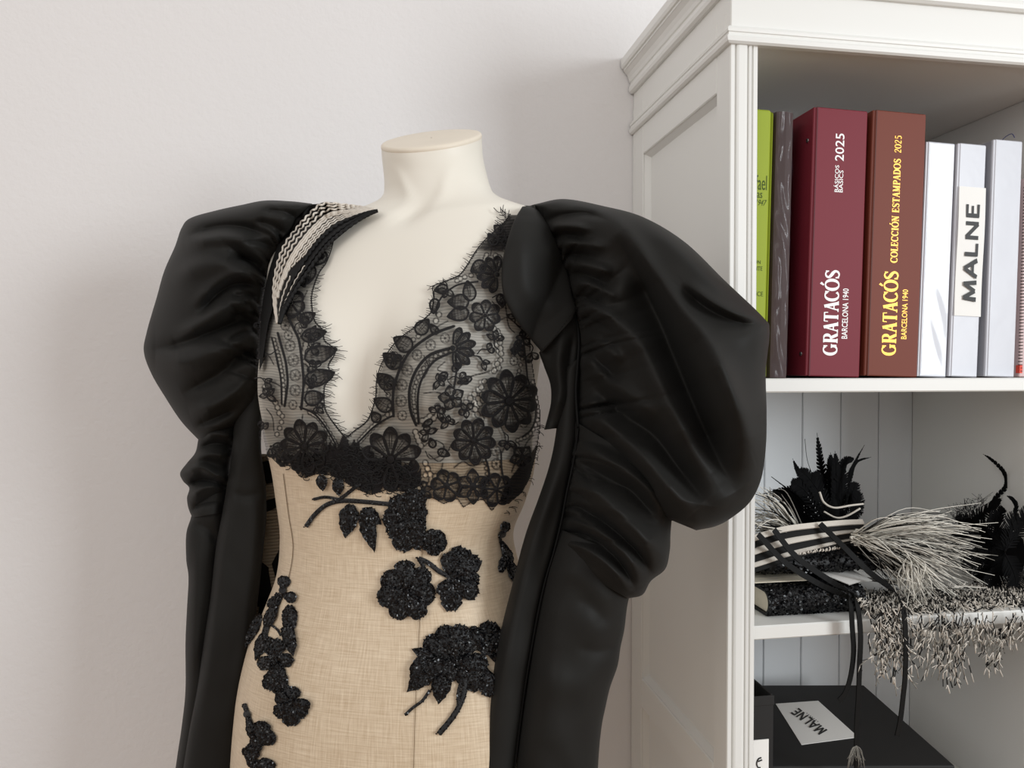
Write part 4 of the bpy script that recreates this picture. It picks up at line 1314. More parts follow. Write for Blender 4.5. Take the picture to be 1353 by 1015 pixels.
# forearm tube
Lh = [(256, 668), (252, 685), (246, 706), (246, 739), (249, 764), (247, 804), (245, 850), (245, 911), (240, 960), (232, 1015), (224, 1085), (217, 1150)]
Rh = [(304, 640), (300, 680), (296, 710), (290, 745), (288, 780), (283, 830), (279, 870), (273, 920), (266, 970), (258, 1020), (250, 1090), (244, 1150)]
sleeve_loft(sl, Lh, Rh, lambda x, y, t: .862 + 0 * x, lambda t: .030 + 0 * t, 90, 36, [([(254, 690), (275, 700), (290, 720)], -.003, 6, 6), ([(262, 720), (258, 800), (256, 900)], .003, 9, 9)], 0.8, noise=.0008)
sl.build('sleeve', M['satin'], jacket)
st = MB()
La = [(312, 520), (309, 560), (306, 600), (300, 640), (294, 676), (285, 725), (278, 790), (272, 829), (266, 870), (260, 912), (250, 965), (242, 1015), (232, 1085), (226, 1150)]
Ra = [(350, 470), (348, 530), (345, 590), (351, 641), (352, 685), (347, 735), (342, 784), (336, 829), (331, 866), (323, 919), (318, 970), (314, 1015), (306, 1085), (300, 1150)]
sleeve_loft(st, La, Ra, lambda x, y, t: .835 + 0 * x, lambda t: np.interp(t, [0, .15, 1], [.012, .022, .028]), 130, 40,
            [([(318, 560), (308, 660), (292, 760), (280, 860), (262, 960)], .003, 9, 9), ([(338, 640), (330, 760), (322, 860), (304, 960)], .003, 10, 10), ([(305, 650), (325, 656), (348, 650)], -.002, 5, 5)], 0.75, noise=.0006)
st.build('front_facing', M['satin'], jacket)
# plain armhole edge between the puff and the striped ribbon
mb = MB()
sleeve_loft(mb, [(412, 270), (392, 286), (374, 310), (361, 340), (352, 372), (346, 406), (344, 432), (343, 460), (343, 490)],
            [(425, 269), (405, 285), (390, 302), (377, 322), (368, 346), (363, 374), (362, 401), (354, 432), (347, 480)],
            lambda x, y, t: np.minimum(zsurf(np.maximum(x, 340), y) - .003, np.interp(y, [268, 300, 360, 420, 520], [.852, .830, .802, .790, .795])), lambda t: .004 + 0 * t, 70, 14, (), .8)
mb.build('armhole_binding', M['satin_matte'], jacket)

# striped ribbon on the shoulder: ground strip and raised wavy cords
OUT = [(498, 277), (478, 273), (455, 269.5), (425, 268), (405, 284), (390, 301), (375, 322), (366, 346), (361, 374), (361.5, 401), (366, 427)]
INN = [(499, 278.5), (488, 284), (472, 294), (452, 310), (436, 324), (424, 338), (410, 358), (396, 378), (384, 398), (376, 412), (370, 428)]
NR = 120
o_, i_ = catmull(OUT, NR), catmull(INN, NR)


def ribbon_pt(t, v, lift=0.0):
    k = np.clip(np.asarray(t) * (NR - 1), 0, NR - 1.001)
    a = k.astype(int); f = (k - a)[..., None]
    oo = o_[a] * (1 - f) + o_[a + 1] * f
    ii_ = i_[a] * (1 - f) + i_[a + 1] * f
    q = oo + (ii_ - oo) * np.asarray(v)[..., None]
    zz = np.interp(q[..., 1], [268, 285, 310, 350, 400, 430], [.838, .812, .790, .772, .764, .762])
    zz = np.minimum(zz, zsurf(q[..., 0], q[..., 1]) - 0.009)
    return P(q[..., 0], q[..., 1], zz - 0.002 * np.sin(np.asarray(v) * PI) - lift)


mb = MB()
T_, V_ = np.meshgrid(np.linspace(0, 1, 100), np.linspace(0, 1, 16), indexing='ij')
mb.grid(ribbon_pt(T_, V_))
Bk = ribbon_pt(T_, V_, -0.0015)
mb.grid(Bk, flip=True)
rib = mb.build('striped_ribbon', M['thread_black'], jacket)
ts = np.linspace(0.0, 1.0, 320)
for v0, r, amp, a, b in ((.04, .0014, .022, 0.02, 1), (.14, .0014, .022, 0.02, 1), (.245, .0014, .022, .02, 1), (.36, .0020, .006, .04, .85), (.41, .0021, .006, .05, .80), (.455, .0015, .012, .05, .74),
                         (.52, .0011, .014, .04, .66), (.575, .0011, .014, .04, .62), (.63, .0010, .012, .06, .58), (.60, .0010, .014, .70, .97), (.80, .0010, .012, .60, .99)):
    tt = a + (b - a) * ts
    vv = v0 + amp * np.sin(tt * 2 * PI * 24)
    m2 = MB()
    m2.tube(ribbon_pt(tt, vv, 0.0010), r * .8, 5)
    m2.build('white_cord', M['thread_white'], rib)
for v0 in (.72, .86, .95):
    m2 = MB()
    m2.tube(ribbon_pt(ts, v0 + .012 * np.sin(ts * 2 * PI * 30), 0.0012), .0017, 5)
    m2.build('black_cord', M['thread_black'], rib)

# inside of the jacket: ribbed lining beside the gown, and the back yoke
mb = MB()
sleeve_loft(mb, [(340, 600), (342, 680), (340, 760), (330, 840), (322, 920)], [(384, 600), (390, 680), (388, 740), (372, 800), (345, 900)], lambda x, y, t: .872 + 0 * x, lambda t: .003 + 0 * t, 12, 8)
lin = mb.build('lining', M['lining'], jacket)
mb = MB()
for y in np.arange(604, 860, 4.3):
    x0 = np.interp(y, [600, 680, 760, 840], [343, 344, 342, 334]); x1 = np.interp(y, [600, 680, 740, 800, 860], [381, 387, 385, 370, 355])
    mb.tube(P(np.array([x0, (x0 + x1) / 2, x1]), np.array([y, y - 2, y - 4]), np.array([.8685, .868, .8685])), .0014, 5)
mb.build('lining_ribs', M['lining'], lin, kind='stuff')
mb = MB()
for pl in ([(344, 612), (362, 606), (368, 636), (352, 640)], [(345, 664), (372, 655), (374, 667), (345, 680)], [(372, 720), (383, 700), (385, 745), (374, 770), (364, 764), (359, 745)], [(344, 742), (354, 750), (358, 776), (364, 800), (340, 802)], [(344, 790), (372, 780), (362, 840), (338, 850)]):
    q = P(np.array([p[0] for p in pl], float), np.array([p[1] for p in pl], float), .8655)
    q2 = q + FWD * .0015
    n = len(pl)
    mb.add(np.vstack([q, q2]), [tuple(range(n))] + [(k, (k + 1) % n, n + (k + 1) % n, n + k) for k in range(n)], 0, False)
mb.build('lining_flowers', M['satin_matte'], lin)
mb = MB()
tb = np.linspace(math.radians(128), math.radians(236), 40)
mb.grid(body(np.linspace(hrow(600), hrow(292), 40), tb, .012))
mb.build('back_yoke', M['satin'], jacket)

# ------------------------------------------------------------------ lettering
def glyph_strokes(ch):
    """serif capital as list of (polyline, widths); unit height 1, returns strokes and advance"""
    T, t = .17, .065
    def ser(x, y, w=.36): return ([(x - w / 2, y), (x + w / 2, y)], [.055])
    def ell(cx_, cy_, rx, ry, a0, a1, thick=T, thin=.06, n=28):
        a = np.linspace(a0, a1, n)
        return (np.stack([cx_ + rx * np.cos(a), cy_ + ry * np.sin(a)], 1), thin + (thick - thin) * np.abs(np.cos(a)) ** 1.3)
    lo, hi = .028, .972
    if ch == 'I': return [([(.2, 0), (.2, 1)], [T]), ser(.2, lo), ser(.2, hi)], .44
    if ch == 'L': return [([(.2, 0), (.2, 1)], [T]), ser(.2, hi), ([(.04, lo), (.66, lo)], [.055]), ([(.63, .02), (.66, .26)], [.05])], .70
    if ch == 'T': return [([(.39, 0), (.39, 1)], [T]), ser(.39, lo), ([(.03, hi), (.75, hi)], [.06]), ([(.05, .98), (.03, .72)], [.05]), ([(.73, .98), (.75, .72)], [.05])], .78
    if ch == 'E': return [([(.2, 0), (.2, 1)], [T]), ([(.04, lo), (.66, lo)], [.055]), ([(.04, hi), (.62, hi)], [.055]), ([(.2, .52), (.5, .52)], [.055]),
                          ([(.63, .02), (.67, .25)], [.05]), ([(.60, .98), (.62, .76)], [.05]), ([(.5, .40), (.5, .64)], [.05])], .72
    if ch == 'N': return [([(.18, 0), (.18, 1)], [.07]), ([(.18, .98), (.72, .02)], [T]), ([(.72, 0), (.72, 1)], [.07]), ser(.18, lo, .28), ser(.12, hi, .28), ser(.72, hi, .28)], .90
    if ch == 'M': return [([(.18, 0), (.18, 1)], [.07]), ([(.2, .98), (.5, .05)], [.15]), ([(.5, .05), (.8, .98)], [.07]), ([(.83, 0), (.83, 1)], [T]), ser(.18, lo, .28), ser(.83, lo), ser(.16, hi, .26), ser(.85, hi, .26)], 1.04
    if ch == 'A': return [([(.12, 0), (.40, 1)], [.07]), ([(.40, 1), (.68, 0)], [T]), ([(.2, .32), (.58, .32)], [.06]), ser(.12, lo, .26), ser(.68, lo, .32)], .80
    if ch == 'P': return [([(.2, 0), (.2, 1)], [T]), ser(.2, lo), ([(.04, hi), (.42, hi)], [.055]), ([(.2, .46), (.42, .46)], [.055]), ell(.42, .715, .22, .255, -PI / 2, PI / 2)], .70
    if ch == 'R': return [([(.2, 0), (.2, 1)], [T]), ser(.2, lo), ([(.04, hi), (.42, hi)], [.055]), ([(.2, .5), (.42, .5)], [.055]), ell(.42, .735, .22, .235, -PI / 2, PI / 2), ([(.42, .5), (.68, .03)], [.16]), ([(.62, lo), (.82, lo)], [.055])], .82
    if ch == 'D': return [([(.2, 0), (.2, 1)], [T]), ([(.04, hi), (.38, hi)], [.055]), ([(.04, lo), (.38, lo)], [.055]), ell(.36, .5, .38, .472, -PI / 2, PI / 2)], .84
    if ch == 'C': return [ell(.44, .5, .36, .475, .75, 2 * PI - .75), ([(.74, .98), (.74, .70)], [.06])], .82
    if ch == 'G': return [ell(.44, .5, .36, .475, .75, 2 * PI - .62), ([(.74, .98), (.74, .70)], [.06]), ([(.73, .06), (.73, .42)], [.15]), ser(.73, .42, .32)], .92
    if ch == 'O' or ch == '0':
        w = .37 if ch == 'O' else .27
        return [ell(.06 + w, .5, w, .475, 0, 2 * PI, n=44)], .12 + 2 * w
    if ch == 'Ó':
        s, a = glyph_strokes('O')
        return s + [([(.38, 1.08), (.56, 1.30)], [.08, .13])], a
    if ch == 'S':
        c_ = catmull([(.60, .80), (.50, .94), (.33, .97), (.16, .88), (.14, .72), (.30, .57), (.48, .46), (.62, .30), (.56, .11), (.36, .03), (.18, .08), (.10, .24)], 40)
        return [(c_, np.interp(np.linspace(0, 1, 40), [0, .15, .5, .85, 1], [.07, .07, .17, .07, .07])), ([(.61, .97), (.61, .74)], [.055]), ([(.10, .03), (.10, .28)], [.055])], .72
    if ch == '2':
        c_ = catmull([(.12, .72), (.16, .90), (.33, .97), (.50, .88), (.52, .70), (.40, .48), (.22, .25), (.08, .06)], 30)
        return [(c_, np.interp(np.linspace(0, 1, 30), [0, .2, .5, 1], [.12, .06, .14, .07])), ([(.07, .06), (.56, .06)], [.12])], .64
    if ch == '5':
        c_ = catmull([(.16, .52), (.30, .60), (.46, .54), (.54, .34), (.46, .10), (.26, .03), (.10, .12)], 28)
        return [(c_, np.interp(np.linspace(0, 1, 28), [0, .2, .55, 1], [.05, .07, .15, .07])), ([(.17, .52), (.19, .95)], [.06]), ([(.18, .93), (.54, .93)], [.12])], .64
    return [], .36


def block_strokes(ch):
    """wide, slightly flared sans capitals"""
    w = .15
    g = {'M': ([([(.10, 0), (.16, 1)], [.16, .12]), ([(.17, .98), (.52, .10)], [.15]), ([(.52, .10), (.87, .98)], [.13]), ([(.88, 1), (.94, 0)], [.12, .16])], 1.06),
         'A': ([([(.05, 0), (.46, 1)], [.15, .13]), ([(.46, 1), (.87, 0)], [.14, .17]), ([(.22, .33), (.70, .33)], [.12])], .94),
         'L': ([([(.12, 0), (.12, 1)], [w]), ([(.06, .065), (.66, .065)], [.12, .14])], .72),
         'N': ([([(.12, 0), (.12, 1)], [.14]), ([(.13, .97), (.80, .03)], [.15]), ([(.81, 0), (.81, 1)], [.14])], .98),
         'E': ([([(.12, 0), (.12, 1)], [w]), ([(.06, .065), (.68, .065)], [.12, .14]), ([(.06, .935), (.66, .935)], [.12, .14]), ([(.12, .51), (.60, .51)], [.12])], .74)}
    return g[ch]


def serif_mesh(text, bold=1.0, track=.04, glyphs=None):
    vs, fs, x = [], [], 0.0
    for ch in text:
        st, adv = (glyphs or glyph_strokes)(ch)
        for k, (pl, w) in enumerate(st):
            pl = np.asarray(pl, float)
            w = np.interp(np.linspace(0, 1, len(pl)), np.linspace(0, 1, len(w)), w) * bold / 2
            tg = np.gradient(pl, axis=0); tg /= np.linalg.norm(tg, axis=1)[:, None] + 1e-9
            nn = np.stack([-tg[:, 1], tg[:, 0]], 1)
            b0 = len(vs)
            for i in range(len(pl)):
                vs.append((*(pl[i] + nn[i] * w[i] + [x, 0]), .004 * k)); vs.append((*(pl[i] - nn[i] * w[i] + [x, 0]), .004 * k))
            for i in range(len(pl) - 1):
                fs.append((b0 + 2 * i + 1, b0 + 2 * i + 3, b0 + 2 * i + 2, b0 + 2 * i))
        x += adv + track
    v = np.array(vs)
    v[:, 0] /= x
    return v, fs


def sans_mesh(text, bold=0.0, shear=0.0):
    cu = bpy.data.curves.new('lettering', 'FONT')
    cu.body = text
    cu.offset = bold
    cu.shear = shear
    cu.resolution_u = 3
    ob = bpy.data.objects.new('lettering', cu)
    COL.objects.link(ob)
    dg = bpy.context.evaluated_depsgraph_get()
    me = bpy.data.meshes.new_from_object(ob.evaluated_get(dg))
    v = np.array([tuple(p.co) for p in me.vertices])
    f = [tuple(p.vertices) for p in me.polygons]
    bpy.data.objects.remove(ob); bpy.data.curves.remove(cu); bpy.data.meshes.remove(me)
    mn, mx = v.min(0), v.max(0)
    cap = mx[1] - mn[1]
    v[:, 0] = (v[:, 0] - mn[0]) / (mx[0] - mn[0])
    v[:, 1] = (v[:, 1] - mn[1]) / cap
    v[:, 2] = 0
    return v, f


def put_text(name, vf, origin, ex, ey, m, parent, lift=0.0003):
    """origin = start of baseline; ex, ey span the whole word's length and its height"""
    v, f = vf
    ex, ey = np.asarray(ex, float), np.asarray(ey, float)
    n = np.cross(ex, ey); n /= np.linalg.norm(n)
    V = np.asarray(origin, float) + v[:, :1] * ex + v[:, 1:2] * ey + n * (lift + v[:, 2:3] * 0.002)
    b_ = MB(); b_.add(V, f, 0, False)
    return b_.build(name, m, parent)


# ------------------------------------------------------------------ books and binders on the upper shelf
def tilt_y(deg):
    a = math.radians(deg)
    return np.array([[math.cos(a), 0, math.sin(a)], [0, 1, 0], [-math.sin(a), 0, math.cos(a)]])


class Volume:
    """one book or binder standing on the upper shelf: spine between two pixel columns at its foot, leaning a little to the right"""

    def __init__(self, name, label, cat, px0, px1, pytop, yf, depth, lean, group=None):
        self.x0, self.x1, self.yf, self.yb = x_at(px0, yf), x_at(px1, yf), yf, yf + depth
        self.z0 = SH1 + 0.0004
        self.z1 = z_at((px0 + px1) / 2, pytop, yf)
        self.R = tilt_y(lean)
        self.piv = np.array([self.x1, yf, self.z0])
        self.root = thing(name, ((self.x0 + self.x1) / 2, yf + depth / 2, self.z0), label, cat, group)

    def block(self, name, m, u0, u1, d0, d1, v0, v1, bev=0.001):
        b_ = MB()
        w, h, d = self.x1 - self.x0, self.z1 - self.z0, self.yb - self.yf
        b_.box(self.x0 + w * u0, self.x0 + w * u1, self.yf + d0, (self.yb if d1 is None else self.yf + d1), self.z0 + h * v0, self.z0 + h * v1, bev, rot=self.R, piv=self.piv)
        return b_.build(name, m, self.root)

    def at(self, u, v, d=0.0):
        w, h = self.x1 - self.x0, self.z1 - self.z0
        p = np.array([self.x0 + w * u, self.yf + d, self.z0 + h * v])
        return (p - self.piv) @ self.R.T + self.piv

    def text(self, vf, u0, u1, v0, v1, m, name='title_lettering', lift=.0003):
        """reads upwards; u0 = top of the letters, u1 = baseline (fractions across the spine)"""
        o_ = self.at(u1, v0)
        return put_text(name, vf, o_, self.at(u1, v1) - o_, self.at(u0, v0) - o_, m, self.root, lift)


# lime book, half hidden behind the front stile
bk = Volume('book', 'lime green clothbound book beside the white front stile', 'book', 986, 1014, 144, .826, .22, 1.3)
bk.block('cover', M['lime'], 0, .86, 0, None, 0, 1, .002)
bk.block('cover_edge', M['lime_dark'], .86, 1, .0015, None, 0, .996, .003)
bk.block('page_block', M['paper_cream'], .1, .9, .004, .21, .004, .992)
for tx, u0, u1, v0, v1, sh in (('Rafael', -.2, .72, .70, .755, 0), ('Casas', -.25, .52, .67, .70, 0), ('1947', .22, .74, .642, .664, .4), ('EDICIÓN', -.3, .52, .425, .442, 0), ('CONTINENTE', -.7, .62, .40, .416, 0), ('SERVICE', -.2, .68, .305, .322, 0)):
    o_ = bk.at(u0, v0)
    put_text('title_lettering', sans_mesh(tx, 0, sh), o_, bk.at(u1, v0) - o_, bk.at(u0, v1) - o_, M['green_ink'], bk.root)

# dark brown volume in a clear sleeve
bk = Volume('book', 'dark brown book in a shiny clear plastic sleeve', 'book', 1015, 1045, 147, .830, .21, 1.2)
b_ = MB()
prof = [(.02, .03), (0, .012), (.12, .003), (.5, 0), (.85, .003), (1, .012), (1, .21), (.02, .21)]
V = []
for v in (0, .02, .25, .5, .75, .975, 1):
    k = .97 if v in (0, 1) else 1
    V.append([bk.at(.5 + (u - .5) * k, v, d) for u, d in prof])
b_.grid(np.array(V), close_v=True, smooth=False)
b_.f.append(tuple(range(8))[::-1]); b_.mi.append(0); b_.sm.append(False)
b_.f.append(tuple(range(48, 56))); b_.mi.append(0); b_.sm.append(False)
b_.build('cover', M['brown_cover'], bk.root)
b_ = MB()
nu, nv = 14, 60
V = np.zeros((nv, nu, 3))
for i in range(nv):
    for j in range(nu):
        v, u = i / (nv - 1), j / (nu - 1)
        dd = -.0022 + .012 * (abs(u - .5) * 2) ** 3 - .0025 * math.sin(u * 9 + 3 * math.sin(v * 11)) * math.sin(v * 23 + u * 5)
        V[i, j] = bk.at(u * 1.0, .003 + v * .995, dd)
b_.grid(V, flip=True)
b_.build('plastic_sleeve', M['plastic'], bk.root)


def lever_binder(px0, px1, pytop, cover, groove, label, lean, hole_side):
    vb = Volume('ring_binder', label, 'binder', px0, px1, pytop, .824, .285, lean, 'large coloured pattern binders')
    vb.block('spine', cover, .0, 1, 0, .003, .002, 1, .0012)
    w = vb.x1 - vb.x0
    vb.block('cover', cover, -.035, .012, .0015, None, .002, 1, .001)
    vb.block('cover', cover, .975, 1.015, .0015, None, .002, .998, .001)
    for u in (.028,):
        vb.block('hinge_groove', groove, u - .012, u + .008, -.0002, .001, .003, .999, 0)
    vb.block('page_block', M['paper'], .06, .94, .012, .27, .01, .94)
    return vb


vb = lever_binder(1067.5, 1135.5, 144, M['burgundy'], M['burgundy_dark'], 'tall burgundy binder with white spine lettering', 1.5, 0)
for v in (.085, .885):
    b_ = MB(); c_ = vb.at(-.042, v, .012)
    b_.tube([c_ + np.array([.0003, 0, 0]), c_ + np.array([-.0008, 0, 0])], .0024, 12)
    b_.build('rivet', M['steel'], vb.root)
vb.text(serif_mesh('GRATACÓS', 1.45), .27, .545, .082, .402, M['white_ink'])
vb.text(sans_mesh('BARCELONA 1940', .012), .62, .735, .145, .333, M['white_ink'])
vb.text(sans_mesh('BÁSICOS', .008), .375, .47, .690, .790, M['white_ink'])
vb.text(sans_mesh('BASICS', .008), .475, .555, .690, .772, M['white_ink'])
vb.text(sans_mesh('2025', .008), .385, .555, .806, .908, M['white_ink'])
vb = lever_binder(1145, 1212, 148, M['rust'], M['rust_dark'], 'tall rust brown binder with golden spine lettering', 1.6, 0)
vb.text(serif_mesh('GRATACÓS', 1.45), .275, .55, .082, .402, M['gold_ink'])
vb.text(sans_mesh('BARCELONA 1940', .012), .645, .755, .145, .333, M['gold_ink'])
vb.text(serif_mesh('COLECCIÓN ESTAMPADOS', 1.5, .07), .385, .52, .432, .825, M['gold_ink'])
vb.text(serif_mesh('2025', 1.2, .06), .39, .52, .845, .912, M['gold_ink'])


def white_binder(px0, px1, pytop, yf, label, lean):
    v_ = Volume('ring_binder', label, 'binder', px0, px1, pytop, yf, .25, lean, None)
    v_.block('spine', M['binder_white'], 0, 1, 0, .0028, .001, 1, .0012)
    v_.block('cover', M['binder_white'], -.05, .03, .001, None, .001, .999, .0008)
    v_.block('cover', M['binder_white'], .965, 1.02, .001, None, .001, .997, .0008)
    v_.block('board_edge', M['binder_edge'], -.06, -.045, .004, .25, .002, .996, 0)
    v_.block('page_block', M['paper'], .1, .9, .01, .23, .008, .95)
    return v_


v1 = white_binder(1214, 1250, 188, .838, 'glossy plain white binder beside the rust brown binder', 1.9)
b_ = MB()                             # crinkled film pocket on the spine
nu, nv = 10, 60
V = np.zeros((nv, nu, 3))
for i in range(nv):
    for j in range(nu):
        v, u = i / (nv - 1), j / (nu - 1)
        low = max(0, .45 - v) * 2
        V[i, j] = v1.at(.06 + u * .88, .01 + v * .98, -.0006 - .0012 * low * (1 + math.sin(30 * v + 9 * u)) * math.sin(PI * u) * math.sin(PI * v))
b_.grid(V, flip=True)
b_.build('film_pocket', add_clear('clear_film', (.85, .86, .9, 1), .08, .35), v1.root)
v2 = white_binder(1256, 1291, 190, .834, 'white binder with large paper name label taped to its spine', 1.9)
b_ = MB()
V = np.array([[v2.at(u, v, -.0011 - .0006 * math.sin(v * 12)) for u in np.linspace(.02, 1.02, 6)] for v in np.linspace(.262, .815, 24)])
b_.grid(V, flip=True)
b_.grid(V + np.array([0, .0005, 0]))
lb = b_.build('paper_label', M['paper'], v2.root)
v2.text(serif_mesh('MALNE', 1.4, .10, block_strokes), .30, .78, .325, .755, M['black_ink'], lift=.0022)
v3 = white_binder(1304, 1340, 185, .832, 'plain white binder nearest the dotted spiral pad', 1.6)
b_ = MB()
q = [v3.at(.55, 1.0, .02), v3.at(.62, 1.025, .012), v3.at(.72, 1.035, .006), v3.at(.74, 1.015, .002)]
b_.tube(catmull(q, 12), .0005, 5)
b_.build('page_marker', M['blue_thread'], v3.root)
# spiral pad and a pale folder at the frame's right edge
sp = Volume('spiral_pad', 'pale spiral bound pad with dark wire and red tab, last on the upper shelf', 'notepad', 1349, 1365, 235, .836, .2, 1.2)
sp.block('cover', M['pink_page'], 0, 1, .003, None, .002, 1, .001)
b_ = MB()
for k in range(58):
    c_ = sp.at(.02, .03 + .94 * k / 58, .002)
    a = np.linspace(0, 2 * PI, 9)
    b_.tube(c_ + .0022 * np.stack([np.cos(a), np.sin(a), 0 * a], 1), .0005, 4, cap=False)
b_.build('wire_spiral', M['wire_dark'], sp.root)
sp.block('index_tab', M['red_tab'], -.12, .1, .0, .006, .02, .06, 0)

# ------------------------------------------------------------------ middle shelf: clutches, feathers, trimmings
ZS = SH2 + .0003


def W_(px, py, Y):
    """world point at wall distance Y seen at a pixel"""
    return np.array([x_at(px, Y), Y, z_at(px, py, Y)])


def sequin_skin(mb, pts, nrm, r=.0016, jitter=.45):
    for p, n in zip(pts, nrm):
        n = n + rng.normal(0, jitter, 3)
        n /= np.linalg.norm(n)
        a = np.cross(n, [0.31, .2, 1.0]); a /= np.linalg.norm(a)
        b = np.cross(n, a)
        t = np.arange(6) * PI / 3
        mb.add(p + r * (np.cos(t)[:, None] * a + np.sin(t)[:, None] * b), [tuple(range(6))], 0, False)


# sequinned notebook lying with its spine to the front
x0, x1 = x_at(1018, .838), x_at(1146, .838)
nb = thing('sequin_notebook', ((x0 + x1) / 2, .91, ZS), 'thick black sequinned notebook with cream pages lying on the middle shelf', 'notebook')
y0, y1, th = .838, .985, .031
b_ = MB()
ang = np.linspace(PI / 2, 3 * PI / 2, 14)
sec = [(y1, ZS + th), (y0 + .012, ZS + th)] + [(y0 + .012 + .013 * math.cos(a), ZS + th / 2 + th / 2 * math.sin(a)) for a in ang] + [(y0 + .012, ZS), (y1, ZS)]
inn = [(y1, ZS + th - .003), (y0 + .012, ZS + th - .003)] + [(y0 + .013 + .0105 * math.cos(a), ZS + th / 2 + (th / 2 - .003) * math.sin(a)) for a in ang] + [(y0 + .012, ZS + .003), (y1, ZS + .003)]
loop = sec + inn[::-1]
V = np.array([[(x, y, z) for y, z in loop] for x in (x0, x1)])
b_.grid(V, close_v=True, smooth=False)
n_ = len(sec)
for e in (0, 1):
    base = e * len(loop)
    for k in range(n_ - 1):
        q = (base + k, base + k + 1, base + 2 * n_ - 2 - k, base + 2 * n_ - 1 - k)
        b_.f.append(q if e else q[::-1]); b_.mi.append(0); b_.sm.append(False)
cov = b_.build('cover', M['sequin_cloth'], nb)
b_ = MB(); b_.box(x0 + .003, x1 - .003, y0 + .006, y1 - .003, ZS + .0031, ZS + th - .0031, .001)
b_.build('page_block', M['paper_cream'], nb)
pts, nr = [], []
for _ in range(3600):
    x = random.uniform(x0, x1)
    k = random.uniform(0, 1)
    if k < .55:
        pts.append((x, random.uniform(y0 + .012, y1), ZS + th + .0006)); nr.append((0, 0, 1))
    else:
        a = random.uniform(PI / 2, 3 * PI / 2)
        pts.append((x, y0 + .012 + .0137 * math.cos(a), ZS + th / 2 + (th / 2 + .0006) * math.sin(a))); nr.append((0, math.cos(a), math.sin(a)))
b_ = MB(); sequin_skin(b_, np.array(pts), np.array(nr, float))
b_.build('sequins', M['sequin'], cov, kind='stuff')

# cards and paper slips on the notebook
cd_ = thing('card', (x0 + .02, .90, ZS + th + .002), 'cream printed card lying flat on the sequinned notebook', 'card')
b_ = MB(); b_.box(x_at(998, .87), x_at(1076, .87), .868, .965, ZS + th + .0022, ZS + th + .0034)
b_.build('card_sheet', M['paper_cream'], cd_)
zc_ = ZS + th + .0034
ey_ = np.array([0, .03, 0])
for k, (a, wd) in enumerate(((.06, .5), (.12, .7), (.18, .6))):
    xx = x_at(1008, .87)
    put_text('print_line', sans_mesh('lorem'[0:0] or '—————'), (xx, .876 + k * .012, zc_), (.05 * wd, 0, 0), (0, .0009, 0), M['binder_edge'], cd_)
cd_ = thing('card', (x1 - .02, .9, ZS + th + .002), 'white folded card poking out beside the striped trim', 'card')
b_ = MB()
xa, xb = x_at(1092, .86), x_at(1150, .86)
V = np.array([[(xa, .90, zc_ + .006), (xa + .03, .90, zc_ + .004), (xb, .90, zc_ + .003)], [(xa + .024, .846, zc_ - .002), (xa + .04, .848, zc_ + .001), (xb, .852, zc_)]])
b_.grid(V, smooth=False); b_.grid(V - np.array([0, 0, .0008]), flip=True, smooth=False)
b_.build('card_sheet', M['paper'], cd_)

# bumpy sequinned clutch on top
cl = thing('sequin_clutch', (x_at(1080, .91), .915, ZS + th + .003), 'bumpy black sequinned clutch lying above the notebook', 'clutch bag')
xa, xb = x_at(985, .90), x_at(1205, .90)
b_ = MB()
us = np.linspace(0, 1, 60); aa = np.linspace(0, 2 * PI, 26, endpoint=False)
zb_ = ZS + th + .0045
V = np.array([[(xa + (xb - xa) * u, .92 + (.052 * (max(0.02, 1 - (2 * u - 1) ** 8)) ** .5) * math.cos(a), zb_ + .017 + (.0165 * (max(0.02, 1 - (2 * u - 1) ** 8)) ** .5 + .0015 * math.sin(u * 31 + 2 * math.cos(a))) * math.copysign(abs(math.sin(a)) ** .8, math.sin(a))) for a in aa] for u in us])
b_.grid(V, close_v=True, flip=True)
body_ = b_.build('bag_body', M['sequin_cloth'], cl)
pts, nr = [], []
for _ in range(3400):
    i, j = random.randrange(59), random.randrange(26)
    f, g = random.random(), random.random()
    p = V[i, j] * (1 - f) * (1 - g) + V[i + 1, j] * f * (1 - g) + V[i, (j + 1) % 26] * (1 - f) * g + V[i + 1, (j + 1) % 26] * f * g
    n = np.array([0, math.cos(aa[j]), math.sin(aa[j]) * 1.6])
    pts.append(p + n * .0006); nr.append(n / np.linalg.norm(n))
b_ = MB(); sequin_skin(b_, np.array(pts), np.array(nr), .0019, .6)
b_.build('sequins', M['sequin'], body_, kind='stuff')


def path3(pl, Y, sag=0):
    """curve through (px, py[, Y]) control points"""
    return np.array([W_(p[0], p[1], p[2] if len(p) > 2 else Y) for p in pl])


def flat_band(mb, pts, half, nrm, thick=.0012, n=40, mi=0, roll=0.0):
    p = catmull(pts, n)
    t = np.gradient(p, axis=0); t /= np.linalg.norm(t, axis=1)[:, None]
    nn = np.broadcast_to(np.asarray(nrm, float), p.shape)
    s = np.cross(t, nn); s /= np.linalg.norm(s, axis=1)[:, None]
    u = np.cross(s, t)
    V = np.stack([p + s * half + u * thick, p - s * half + u * thick, p - s * half - u * thick, p + s * half - u * thick], 1)
    mb.grid(V, mi, close_v=True, smooth=False)
    b0 = mb.n - 4 * n
    mb.f += [(b0, b0 + 1, b0 + 2, b0 + 3), (mb.n - 1, mb.n - 2, mb.n - 3, mb.n - 4)]; mb.mi += [mi, mi]; mb.sm += [False, False]


